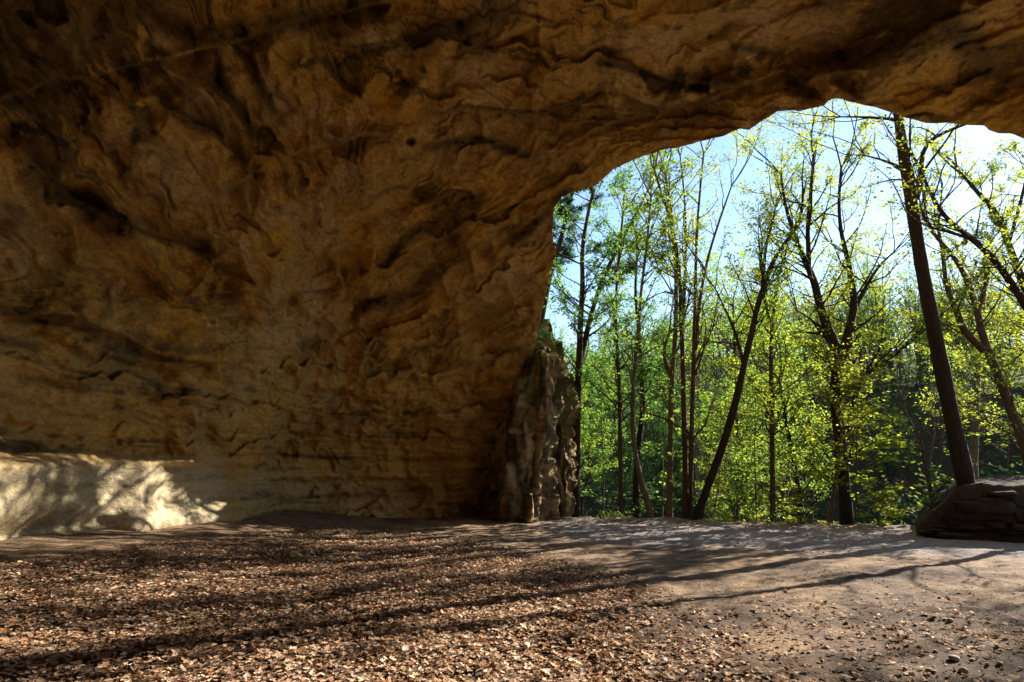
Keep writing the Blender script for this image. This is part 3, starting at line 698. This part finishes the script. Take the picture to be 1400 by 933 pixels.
def leaf_quads(C, size, rs, flat=.5, aspect=.62):
    n = len(C); yaw = rs.uniform(0, 2 * math.pi, n); tl = rs.normal(0, flat, (n, 2))
    X = np.stack([np.cos(yaw), np.sin(yaw), tl[:, 0] - .2], -1); X /= np.linalg.norm(X, axis=1)[:, None]
    Yv = np.stack([-np.sin(yaw), np.cos(yaw), tl[:, 1]], -1); Yv /= np.linalg.norm(Yv, axis=1)[:, None]
    s = size[:, None]
    V = np.stack([C - X * s * .5, C + Yv * s * .5 * aspect + X * s * .05, C + X * s * .5, C - Yv * s * .5 * aspect + X * s * .05], 1)
    return V.reshape(-1, 3), np.arange(n * 4).reshape(-1, 4)

def smooth_path(P, R, step=.35):
    P = np.asarray(P, float); R = np.asarray(R, float)
    s = np.concatenate([[0], np.cumsum(np.linalg.norm(np.diff(P, axis=0), axis=1))]); n = max(4, int(s[-1] / step))
    t = np.linspace(0, s[-1], n)
    Q = np.stack([np.interp(t, s, P[:, k]) for k in range(3)], -1)
    for _ in range(3): Q[1:-1] = (Q[:-2] + 2 * Q[1:-1] + Q[2:]) / 4
    return Q, np.interp(t, s, R)

def branch(start, d, L_, r0_, rs, n=6, lift=.12, wander=.16):
    P = [start]; d = d / np.linalg.norm(d)
    for k in range(n - 1):
        d = d + rs.normal(0, wander, 3) + np.array([0, 0, lift]); d /= np.linalg.norm(d); P.append(P[-1] + d * L_ / (n - 1))
    return np.array(P), np.linspace(r0_, r0_ * .25, n)

def crown_from(stems, rs, wood, C, nb=40, blen=2.2, t0=.35, ntw=6, twl=.7, nlf=9, rise=.55, leafiness=1., spread=1., extend=True):
    """side branches, twigs and leaf places for a set of stems [(path, radii)]"""
    tot = sum(len(p) for p, _ in stems)
    for si, (P, R) in enumerate(stems):
        m = max(3, int(nb * len(P) / tot))
        starts = [(rs.uniform(t0 if si == 0 else .12, 1.0), False) for _ in range(m)]
        if extend: starts += [(1.0, True)] * 3
        for t, tip in starts:
            i = min(int(t * (len(P) - 1)), len(P) - 1); i0 = max(i - 1, 0); tan_ = P[max(i, 1)] - P[max(i, 1) - 1]; tan_ = tan_ / np.linalg.norm(tan_)
            a = rs.uniform(0, 2 * math.pi); hor = np.array([math.cos(a), math.sin(a), 0]) * spread
            d = (tan_ * 1.3 + hor * .7) if tip else hor + np.array([0, 0, rise * rs.uniform(.3, 1.4)]) + tan_ * .3
            L_ = blen * rs.uniform(.6, 1.6) * ((1.25 if tip else 1.15 - .55 * t)); rr = min(R[i] * .6, .012 * L_ + .006)
            if tip: rr = R[-1] * .85
            B, BR = branch(P[i], d, L_, rr, rs, 7, .07 if not tip else .14)
            wood.tube(B, BR, 5)
            k2 = max(2, int(ntw * L_ / blen))
            for _ in range(k2):
                q = rs.uniform(.4, 1); f = q * 6; j = min(int(f), 5); s0 = B[j] + (B[j + 1] - B[j]) * (f - j)
                dd = (B[j + 1] - B[j]); dd /= np.linalg.norm(dd); dd = dd + rs.normal(0, .55, 3) * np.array([1, 1, .6]) + np.array([0, 0, .1])
                tl_ = twl * rs.uniform(.5, 1.3); T, TR = branch(s0, dd, tl_, max(.005, BR[j] * .45), rs, 4, .04, .22)
                wood.tube(T, TR, 3)
                nl = rs.poisson(nlf * 3.5) if rs.random() < .7 else 0
                if nl:
                    u = rs.uniform(.15, 1.08, nl) * 3; jj = np.minimum(u.astype(int), 2)
                    C.append(T[jj] + (T[jj + 1] - T[jj]) * (u - jj)[:, None] + rs.normal(0, .10 * tl_ + .035, (nl, 3)) * np.array([1, 1, .55]))

def finish_leaves(root, C, rs, tone, size, flat=.5, aspect=.62, name='crown'):
    C = np.concatenate(C); n = len(C)
    V, F = leaf_quads(C, size * rs.uniform(.6, 1.3, n), rs, flat, aspect)
    cl = fbm(C * .8, 2, 17); base = LEAFC[tone]
    cc = base * (1 + .5 * cl[:, None]) * rs.uniform(.65, 1.3, (n, 1)) * np.array([1, 1, 1]); cc[:, 0] *= rs.uniform(.8, 1.2, n)
    o = mesh_np(name, V, F, M_LEAF, cols=np.repeat(np.clip(cc, 0, 1), 4, 0), smooth=False)
    o['kind'] = 'stuff'
    return parent_keep(o, root)

def traced_tree(name, label, stems, Y, bark='dark', tone='lime', seed=0, group=None, cat='tree', leaf=.085, sway=.5, **kw):
    """stems: list of (pixel polyline from the foot up, width px at foot, width px at tip)"""
    rs = np.random.default_rng(3000 + seed); S = []
    for k, (line, w0, w1) in enumerate(stems):
        P = np.array([at(x, y, Y) for x, y in line])
        t = np.linspace(0, 1, len(P)); P[:, 1] += 0 if k == 0 else 0
        ph = rs.uniform(0, 6.28)
        dy = sway * (np.sin(P[:, 2] * .35 + ph) - np.sin(P[0, 2] * .35 + ph))
        if k > 0: dy = dy + S0dy(P[0, 2]) + (P[:, 2] - P[0, 2]) * rs.uniform(-.25, .25)
        else:
            zs, ds = P[:, 2].copy(), dy.copy(); S0dy = lambda z_, zs=zs, ds=ds: float(np.interp(z_, zs, ds)) if zs[-1] > zs[0] else 0.
        # keep the photo position while moving in depth
        P = np.array([at(x, y, Y + q) for (x, y), q in zip(line, dy)])
        wpx = np.linspace(w0, w1, len(P)); dist = P[:, 1] * CP + (P[:, 2] - EYE) * SP; R = wpx / 2 / FPX * dist * .95
        if k == 0:
            g = th(P[0, 0], P[0, 1])
            if P[0, 2] > g: P = np.concatenate([[[P[0, 0], P[0, 1], g - .25]], P]); R = np.concatenate([[R[0] * 1.1], R])
        S.append(smooth_path(P, R, .3))
    b0 = S[0][0][0]; root = empty(name, (b0[0], b0[1], b0[2])); tag(root, label, cat, group)
    for k, (P, R) in enumerate(S):
        R = R * (1 + .10 * noise(P * 1.7, 9))
        if k == 0: R[:3] *= np.array([1.5, 1.2, 1.07])
        trunk = Acc(); trunk.tube(P, R, 10); trunk.build('trunk' if k == 0 else 'limb', M_BARK[bark], root)
    wood, C = Acc(), []
    crown_from(S, rs, wood, C, **kw)
    wood.build('branches', M_BARK[bark], root)['kind'] = 'stuff'
    if C: finish_leaves(root, C, rs, tone, leaf * 1.12)
    return root

G1 = 'trees along the floor edge at the cave mouth'
traced_tree('forked_tree', 'slim dark tree forking in two, nearest the rock buttress', [([(787, 712), (788, 620), (789, 545), (792, 500), (793, 450), (797, 390), (795, 345), (802, 300), (810, 265)], 13, 4), ([(792, 502), (800, 465), (808, 430), (824, 380), (842, 345), (866, 300), (885, 262)], 9, 3)], 20.2, 'dark', 'green', 1, G1, nb=44, blen=2.0, t0=.45, nlf=11, leaf=.10)
traced_tree('slender_tree', 'thin straight pole tree left of the curved-foot tree', [([(849, 712), (848, 620), (847, 540), (844, 480), (841, 420), (846, 350), (852, 290)], 7, 3)], 20.5, 'brown', 'green', 2, G1, nb=40, blen=1.7, t0=.3, nlf=11, leaf=.10)
traced_tree('curved_tree', 'slim tree whose pale foot curves out to the right', [([(891, 713), (884, 680), (873, 645), (866, 605), (864, 560), (867, 510), (873, 450), (876, 400), (884, 340), (890, 270)], 9, 3)], 19.0, 'grey', 'lime', 3, G1, nb=38, blen=1.7, t0=.4, nlf=10, leaf=.095)
traced_tree('dark_pole_tree', 'thin dark tree close behind the curved foot', [([(871, 716), (869, 670), (871, 620), (880, 560), (876, 500), (874, 460), (868, 400), (872, 330)], 11, 3)], 20.6, 'dark', 'green', 4, G1, nb=36, blen=1.7, t0=.35, nlf=11, leaf=.10)
traced_tree('crooked_tree', 'grey tree with a hooked side limb in front of the ravine', [([(915, 714), (916, 640), (917, 570), (919, 515), (923, 460), (925, 400), (922, 340), (918, 290), (910, 240)], 9, 3), ([(919, 518), (908, 500), (902, 480), (904, 466), (914, 458)], 7, 3)], 19.2, 'grey', 'lime', 5, G1, nb=36, blen=1.8, t0=.45, nlf=8, leaf=.085)
traced_tree('multi_stem_tree', 'tall clump of upright stems fanning to a pale yellow crown', [([(938, 715), (937, 640), (935, 560), (933, 480), (931, 420), (929, 370), (922, 320), (908, 275), (895, 235)], 9, 3), ([(944, 714), (945, 600), (948, 500), (950, 430), (951, 370), (953, 310), (958, 250), (962, 210)], 7, 2.5), ([(947, 560), (950, 470), (958, 400), (968, 350), (984, 300), (1000, 255)], 6, 2), ([(933, 470), (936, 400), (938, 330), (936, 270), (930, 215)], 5, 2)], 18.9, 'brown', 'yellow', 6, G1, nb=60, blen=1.9, t0=.55, nlf=7, rise=1.0, leaf=.075)
traced_tree('leaning_tree', 'dark tree leaning right with a kinked trunk in mid ravine', [([(950, 716), (964, 675), (984, 622), (1000, 572), (1012, 524), (1021, 482), (1032, 440), (1034, 418), (1044, 394), (1053, 365), (1066, 340), (1084, 321), (1096, 290)], 12, 4.5), ([(1016, 500), (1011, 468), (1000, 440), (990, 420), (978, 395)], 5, 2), ([(1042, 398), (1045, 360), (1046, 335), (1056, 310), (1060, 285)], 5, 2)], 18.5, 'dark', 'lime', 7, G1, nb=36, blen=1.9, t0=.55, nlf=6, leaf=.085)
traced_tree('straight_sapling', 'thin straight young tree right of the leaning dark trunk', [([(1057, 718), (1056, 640), (1055, 560), (1054, 500), (1055, 440), (1062, 400), (1068, 360), (1080, 325)], 8, 2.5), ([(1055, 445), (1046, 420), (1042, 380), (1040, 350)], 4, 2)], 18.2, 'brown', 'yellow', 8, G1, nb=46, blen=1.7, t0=.25, nlf=10, leaf=.085)
traced_tree('spreading_maple', 'stout dark maple dividing into wide limbs with yellow-green leaves', [([(1157, 718), (1157, 690), (1151, 640), (1148, 590), (1142, 550), (1142, 518), (1149, 492)], 18, 15), ([(1149, 494), (1137, 461), (1120, 420), (1114, 381), (1103, 364), (1092, 336), (1085, 318), (1074, 285), (1068, 240)], 14, 3), ([(1105, 365), (1107, 340), (1102, 318), (1108, 270), (1112, 215)], 8, 3), ([(1149, 494), (1159, 454), (1171, 416), (1163, 386), (1161, 358), (1150, 324), (1146, 280), (1150, 230)], 12, 3), ([(1171, 414), (1186, 390), (1200, 362), (1222, 345)], 6, 2), ([(1150, 545), (1172, 528), (1196, 502), (1226, 484)], 8, 3), ([(1137, 461), (1122, 446), (1108, 432), (1090, 425)], 4, 2)], 17.9, 'dark', 'yellow', 9, G1, nb=120, blen=2.0, t0=.3, nlf=8, leaf=.09)
traced_tree('big_trunk_tree', 'tall thick near-black trunk standing on the stone bank', [([(1321, 660), (1313, 625), (1304, 585), (1292, 525), (1277, 452), (1263, 382), (1252, 315), (1243, 258), (1234, 205), (1228, 155), (1222, 100), (1212, 40)], 24, 10), ([(1253, 272), (1262, 235), (1257, 206), (1262, 193), (1288, 182), (1325, 168)], 8, 4), ([(1248, 260), (1240, 215), (1236, 185), (1232, 150)], 5, 3), ([(1236, 165), (1205, 162), (1180, 158), (1150, 160)], 5, 2), ([(1242, 235), (1222, 222), (1205, 214), (1183, 213)], 5, 2)], 14.2, 'dark', 'yellow', 10, G1, nb=34, blen=1.6, t0=.72, nlf=2, leaf=.085, sway=.1)
traced_tree('twisted_tree', 'twisted twin-limbed brown tree just right of the thick trunk', [([(1402, 612), (1388, 575), (1372, 535), (1357, 495), (1349, 478), (1341, 452), (1337, 425), (1328, 400), (1319, 376), (1309, 356), (1292, 338), (1274, 318), (1262, 296)], 13, 4), ([(1346, 480), (1330, 466), (1312, 450), (1311, 428), (1308, 418), (1296, 406), (1292, 385), (1290, 350), (1282, 310)], 11, 4), ([(1337, 425), (1346, 400), (1350, 380), (1345, 350)], 6, 3)], 18.2, 'brown', 'yellow', 11, G1, nb=60, blen=1.5, t0=.25, nlf=9, leaf=.085)
traced_tree('arching_tree', 'dark limb tree arching in from the right edge toward the thick trunk', [([(1470, 600), (1445, 500), (1418, 440), (1398, 412), (1384, 388), (1368, 366), (1354, 348), (1336, 330), (1318, 318), (1300, 308), (1284, 290), (1270, 262), (1262, 240)], 13, 4), ([(1336, 330), (1320, 322), (1300, 318), (1275, 312)], 5, 3)], 14.6, 'dark', 'yellow', 12, G1, nb=46, blen=1.6, t0=.4, nlf=3, leaf=.085)
traced_tree('right_edge_tree', 'dark crooked tree at the right edge below the roof lip', [([(1490, 640), (1450, 500), (1412, 420), (1396, 382), (1385, 350), (1375, 328), (1371, 305), (1362, 288), (1346, 274), (1334, 262), (1324, 246), (1312, 236)], 12, 4), ([(1373, 310), (1358, 316), (1352, 296), (1353, 280)], 6, 3), ([(1380, 330), (1392, 290), (1402, 250), (1406, 220)], 5, 3)], 20.5, 'dark', 'yellow', 13, G1, nb=60, blen=1.7, t0=.35, nlf=13, leaf=.09)
traced_tree('straight_grey_tree', 'straight pale trunk seen just right behind the thick dark trunk', [([(1331, 650), (1333, 590), (1335, 530), (1337, 490), (1340, 450), (1345, 400)], 10, 6)], 22, 'grey', 'yellow', 14, G1, nb=40, blen=2.0, t0=.45, nlf=9, leaf=.095)
traced_tree('slanting_sapling', 'slim dark sapling slanting left of the stout maple', [([(1098, 716), (1093, 680), (1086, 630), (1077, 590), (1071, 560), (1066, 520)], 8, 4)], 19.5, 'dark', 'lime', 15, G1, nb=44, blen=1.6, t0=.2, nlf=12, leaf=.09)
traced_tree('cut_stem_tree', 'short pale stem leaning right at the floor edge before the maple', [([(1132, 718), (1137, 695), (1142, 660), (1146, 630), (1152, 590)], 7, 4)], 17.6, 'grey', 'yellow', 16, G1, nb=18, blen=1.1, t0=.4, nlf=10, leaf=.09)
traced_tree('bare_shrub', 'leafless twiggy shrub beside the left end of the stone bank', [([(1272, 668), (1268, 645), (1262, 625), (1258, 600)], 6, 3), ([(1268, 645), (1276, 610), (1280, 580)], 4, 2)], 15.4, 'grey', 'lime', 17, None, cat='shrub', nb=26, blen=1.1, t0=.2, nlf=0, leaf=.06, rise=.6)
traced_tree('thin_stem_tree', 'very thin stem rising midway between multi-stem clump and leaning tree', [([(1008, 716), (1009, 620), (1006, 540), (1004, 470), (1002, 420)], 5, 2.5)], 23, 'brown', 'lime', 18, G1, nb=46, blen=2.0, t0=.2, nlf=12, leaf=.10)

# conifer clinging to the cliff beside the mouth
traced_tree('cliff_pine', 'dark feathery conifer hanging under the left corner of the mouth', [([(730, 716), (732, 560), (738, 450), (751, 378), (762, 346), (770, 315), (777, 285), (783, 262), (790, 235)], 11, 4), ([(762, 346), (780, 356), (800, 364)], 4, 2)], 22.8, 'dark', 'pine', 19, None, nb=30, blen=1.5, t0=.72, ntw=12, twl=.5, nlf=30, rise=.2, leaf=.075, sway=0)

# leafy saplings with flat sprays of maple leaves
def sapling(name, label, foot, top, Y, sprays, tone, seed, leaf=.10, ln=1.3, n=10, group='leafy saplings along the floor edge', bark='grey'):
    rs = np.random.default_rng(5000 + seed); a, b = at(*foot, Y), at(*top, Y); g = th(a[0], a[1]); a[2] = min(a[2], g) - .1
    P = np.array([a + (b - a) * t + np.array([.08 * math.sin(5 * t + seed), .08 * math.cos(4 * t), 0]) for t in np.linspace(0, 1, 9)])
    root = empty(name, tuple(a)); tag(root, label, 'sapling', group)
    st = Acc(); st.tube(P, np.linspace(.028, .008, 9), 6); st.build('stem', M_BARK[bark], root)
    wood, C = Acc(), []
    for k in range(sprays):
        t = .12 + .88 * (k + rs.random()) / sprays; p = a + (b - a) * t; an = rs.uniform(0, 6.28)
        B, BR = branch(p, np.array([math.cos(an), math.sin(an), rs.uniform(0, .25)]), ln * rs.uniform(.6, 1.2) * (1.1 - .4 * t), .012, rs, 7, .0, .12); wood.tube(B, BR, 4)
        for _ in range(5):
            j = rs.integers(1, 6); dd = (B[j + 1] - B[j]); dd = dd / np.linalg.norm(dd) + rs.normal(0, .7, 3) * np.array([1, 1, .12])
            T, TR = branch(B[j], dd, ln * .4 * rs.uniform(.6, 1.2), .005, rs, 4, 0, .15); wood.tube(T, TR, 3)
            nl = rs.poisson(n); u = rs.uniform(.1, 1.05, nl) * 3; jj = np.minimum(u.astype(int), 2)
            C.append(T[jj] + (T[jj + 1] - T[jj]) * (u - jj)[:, None] + rs.normal(0, 1, (nl, 3)) * np.array([.07, .07, .02]))
    wood.build('branches', M_BARK[bark], root)['kind'] = 'stuff'
    finish_leaves(root, C, rs, tone, leaf * 1.3, .32, .85)
    return root
sapling('maple_sapling', 'bright yellow-green sapling in front of the stout maple trunk', (1166, 720), (1176, 520), 16.9, 22, 'yellow', 1, .11, 1.5, 10)
sapling('maple_sapling', 'yellow-green sapling spreading toward the stone bank', (1232, 715), (1228, 450), 17.8, 16, 'yellow', 2, .105, 1.5, 6)
sapling('maple_sapling', 'low bright bush of young leaves at the left end of the stone bank', (1205, 722), (1205, 668), 16.5, 12, 'yellow', 3, .085, .8, 12)
sapling('maple_sapling', 'small upright bright shoots at the floor edge below the slanting sapling', (1098, 722), (1100, 672), 17.3, 10, 'yellow', 4, .08, .5, 10)
sapling('maple_sapling', 'green sapling with flat sprays between leaning tree and multi-stem clump', (975, 716), (985, 540), 20.0, 22, 'lime', 5, .10, 1.6, 10)
sapling('maple_sapling', 'green sapling with flat sprays right of the curved-foot tree', (905, 714), (900, 520), 20.4, 20, 'lime', 6, .10, 1.5, 10)
sapling('maple_sapling', 'green sapling filling the gap beside the rock buttress', (822, 714), (825, 500), 21.5, 20, 'green', 7, .10, 1.5, 10)
sapling('maple_sapling', 'leafy sapling just left of the thin straight young tree', (1030, 718), (1035, 480), 19.6, 24, 'yellow', 8, .10, 1.5, 10)
sapling('maple_sapling', 'low leafy shoots at the foot of the leaning tree', (1005, 719), (1012, 650), 18.6, 10, 'lime', 9, .09, .8, 10)
sapling('maple_sapling', 'small fresh green tuft on the left shoulder of the stone bank', (1282, 668), (1288, 640), 15.0, 8, 'lime', 10, .07, .35, 10)
sapling('maple_sapling', 'yellow-green sapling behind the thick trunk near the right edge', (1365, 690), (1372, 430), 19.0, 22, 'yellow', 11, .10, 1.6, 8)
sapling('maple_sapling', 'tall yellow sapling between thin young tree and stout maple', (1108, 716), (1102, 450), 20.5, 24, 'yellow', 12, .10, 1.7, 10)

# ------------------------------------------------------------------ ravine trees behind, copied from a few kinds
def proto_tree(seed, h, tone, bark, nlf=9):
    rs = np.random.default_rng(6000 + seed); n = 12
    P = np.array([[.5 * math.sin(seed + 2 * t) * t + rs.normal(0, .07), .5 * math.cos(seed * 2 + 2 * t) * t, h * t - .3] for t in np.linspace(0, 1, n)]); R = np.linspace(.16, .035, n)
    S = [smooth_path(P, R, .5)]
    for _ in range(3):
        t = rs.uniform(.3, .7); i = int(t * (len(S[0][0]) - 1)); a = rs.uniform(0, 6.28)
        B, BR = branch(S[0][0][i], np.array([.5 * math.cos(a), .5 * math.sin(a), 1]), h * (1 - t) * .9, S[0][1][i] * .65, rs, 8, .2, .13); S.append((B, BR))
    wood, tr, C = Acc(), Acc(), []
    for P_, R2 in S: tr.tube(P_, R2, 7)
    crown_from(S, rs, wood, C, nb=70, blen=h * .17, t0=.28, ntw=6, twl=.9, nlf=nlf)
    C = np.concatenate(C); V, F = leaf_quads(C, .13 * rs.uniform(.6, 1.3, len(C)), rs)
    cc = LEAFC[tone] * rs.uniform(.6, 1.3, (len(C), 1)) * (1 + .5 * fbm(C * .6, 2, 18)[:, None])
    def md(acc, nm, m): o = mesh_np(nm, np.concatenate(acc.v), np.concatenate(acc.f), m); d = o.data; bpy.data.objects.remove(o); return d
    o = mesh_np('crown', V, F, M_LEAF, cols=np.repeat(np.clip(cc, 0, 1), 4, 0), smooth=False); cd = o.data; bpy.data.objects.remove(o)
    return [('trunk', md(tr, 'trunk', M_BARK[bark])), ('branches', md(wood, 'branches', M_BARK[bark])), ('crown', cd)]
PROTO = [proto_tree(1, 15, 'lime', 'brown'), proto_tree(2, 13, 'yellow', 'brown'), proto_tree(3, 16, 'green', 'dark'), proto_tree(4, 11, 'lime', 'dark', 12), proto_tree(5, 15, 'yellow', 'grey', 2)]
def place(kind, x, y, s, label, group, rs):
    root = empty('ravine_tree', (x, y, th(x, y))); tag(root, label, 'tree', group); root.rotation_euler = (0, 0, rs.uniform(0, 6.28)); root.scale = (s, s, s * rs.uniform(.9, 1.1))
    for nm, d in PROTO[kind]:
        o = bpy.data.objects.new(nm, d); col.objects.link(o); o.parent = root
        if nm != 'trunk': o['kind'] = 'stuff'
rs = np.random.default_rng(77); used_lab = {}
for k in range(44):
    Y = rs.uniform(25, 62); pxx = rs.uniform(735, 1420); x = (pxx - 700) / FPX * Y * 1.02
    left = pxx < 930
    if 1075 < pxx < 1340 and Y < 50 and k % 2: continue
    kind = int(rs.choice([2, 0, 3] if left else [0, 1, 3, 4]))
    s = rs.uniform(.55, .85) * (1 if left else 1.0)
    size_w = 'tall' if s > .74 else 'small' if s < .64 else 'medium'; far_w = 'near' if Y < 36 else 'deep' if Y > 50 else 'mid'
    marks = [(735, 'rock buttress'), (800, 'forked tree'), (850, 'thin pole tree'), (885, 'curved-foot tree'), (920, 'hooked grey tree'), (955, 'multi-stem clump'), (1000, 'leaning dark tree'), (1055, 'thin straight young tree'), (1100, 'slanting sapling'), (1150, 'stout maple'), (1210, 'bright maple sapling'), (1290, 'thick bank trunk'), (1350, 'twisted tree'), (1400, 'right edge tree')]
    mk = min(marks, key=lambda q: abs(q[0] - pxx)); sd_w = 'left of' if pxx < mk[0] else 'right of'
    tone_w = ['light green', 'yellow-green', 'deep green', 'leafy green', 'sparse yellow'][kind]
    lab = f'{size_w} {tone_w} tree {dict(near="near", mid="midway", deep="deep")[far_w]} in the ravine {sd_w} the {mk[1]}'
    if lab in used_lab: lab = ('farther ' if Y > used_lab[lab] else 'nearer ') + lab
    used_lab[lab] = Y
    place(kind, x, Y, s, lab, 'ravine trees behind the front row', rs)
for i_, (x, y, k, s) in enumerate([(20, 13.5, 4, 1.1), (27, 19, 4, 1.1), (31, 26, 4, 1.2), (38, 18, 4, 1.2)]):
    place(k, x, y, s, ['nearest', 'second', 'third', 'farthest'][i_] + ' sparse yellow tree beyond the right edge outside the cave mouth', 'trees beyond the right edge', rs)

# ------------------------------------------------------------------ wood on the far slope: one mass
rs = np.random.default_rng(88); wood, C, tone = Acc(), [], []
for k in range(600):
    a = rs.uniform(-.10, .95); d = rs.uniform(48 if a < .42 else 55, 140); x, y = d * math.sin(a), d * math.cos(a); g = th(x, y); h = rs.uniform(7, 13)
    wood.tube(np.array([[x, y, g - .5], [x + rs.normal(0, .3), y, g + h * .5], [x + rs.normal(0, .7), y, g + h * .85]]), np.array([.13, .09, .02]), 4)
    for _ in range(4):
        z0 = rs.uniform(.35, .8) * h; B, BR = branch(np.array([x, y, g + z0]), np.array([rs.normal(), rs.normal(), 1.2]), h * .35, .06, rs, 5, .15); wood.tube(B, BR, 3)
    n = int(rs.uniform(130, 270)); cl = rs.normal(0, 1, (8, 3)) * np.array([1.6, 1.6, h * .22]) + np.array([x, y, g + h * .62])
    C.append(cl[rs.integers(0, 8, n)] + rs.normal(0, .75, (n, 3)))
    tone.append(np.broadcast_to(LEAFC[['lime', 'yellow', 'green'][k % 3]] * rs.uniform(.4, .8), (n, 3)))
for k in range(230):
    a = rs.uniform(.05, .95); d = rs.uniform(36, 70); x, y = d * math.sin(a), d * math.cos(a); g = th(x, y); h = rs.uniform(2, 6)
    B, BR = branch(np.array([x, y, g - .2]), np.array([rs.normal(0, .3), 0, 1]), h, rs.uniform(.03, .08), rs, 6, .1, .12); wood.tube(B, BR, 4)
    for _ in range(5):
        T, TR = branch(B[rs.integers(1, 6)], np.array([rs.normal(), rs.normal(), .6]), h * .3, .02, rs, 4, .05); wood.tube(T, TR, 3)
        n = rs.integers(8, 26); C.append(T[-1] + rs.normal(0, .45, (n, 3)) * np.array([1, 1, .5])); tone.append(np.broadcast_to(np.array([.22, .31, .05]) * rs.uniform(.5, 1), (n, 3)))
ush = rs.uniform(-.12, .95, 16000); ud = np.where(rs.random(16000) < .5, rs.uniform(24, 70, 16000), rs.uniform(36, 62, 16000)); ux, uy = ud * np.sin(ush), ud * np.cos(ush)
uz = terrain_h(ux, uy) + .25 + rs.gamma(1.6, .45, 16000)
km = fbm(np.stack([ux, uy, uy * 0], -1) * .25, 2, 19) > -.05
C.append(np.stack([ux, uy, uz], -1)[km]); tone.append(np.broadcast_to(np.array([.16, .24, .04]) * .8, (km.sum(), 3)))
Cc = np.concatenate(C); tc = np.concatenate(tone) * rs.uniform(.6, 1.3, (len(Cc), 1))
V, F = leaf_quads(Cc, np.concatenate([np.full(len(Cc) - km.sum(), .34), np.full(km.sum(), .4)]) * rs.uniform(.6, 1.3, len(Cc)), rs)
fw = mesh_np('far_wood', V, F, M_LEAF, cols=np.repeat(np.clip(tc, 0, 1), 4, 0), smooth=False); tag(fw, 'distant spring wood covering the far slope of the ravine', kind='stuff')
tw = mesh_np('far_trunks', np.concatenate(wood.v), np.concatenate(wood.f), M_BARK['brown']); tag(tw, 'bare trunks of the distant wood on the far slope', kind='stuff')


# ------------------------------------------------------------------ low growth and dead twigs along the floor edge
rs = np.random.default_rng(99); C = []; tw_ = Acc()
for k in range(150):
    x = rs.uniform(2.2, 10.5); y = float(y_edge(x)) + rs.uniform(-.25, 1.6); g = th(x, y); n = rs.integers(8, 45); h = rs.gamma(2, .13)
    if noise(np.array([[x * .8, 3.3, 0]]), 78)[0] < -.15: continue
    C.append(np.array([x, y, g + .03]) + np.abs(rs.normal(0, 1, (n, 3))) * np.array([0, 0, h]) + rs.normal(0, 1, (n, 3)) * np.array([.16, .16, .01]))
    for _ in range(2):
        T, TR = branch(np.array([x, y, g - .02]), np.array([rs.normal(), rs.normal(), rs.uniform(.2, 1.5)]), rs.uniform(.25, .8), .006, rs, 4, .0, .2); tw_.tube(T, TR, 3)
Cc = np.concatenate(C); V, F = leaf_quads(Cc, rs.uniform(.04, .09, len(Cc)), rs, .5, .7)
tc = np.array([.20, .27, .035]) * rs.uniform(.5, 1.3, (len(Cc), 1))
tag(mesh_np('edge_undergrowth', V, F, M_LEAF, cols=np.repeat(tc, 4, 0), smooth=False), 'low patchy green growth along the floor edge', kind='stuff')
tag(mesh_np('edge_twigs', np.concatenate(tw_.v), np.concatenate(tw_.f), M_BARK['grey']), 'thin dead twigs along the floor edge', kind='stuff')
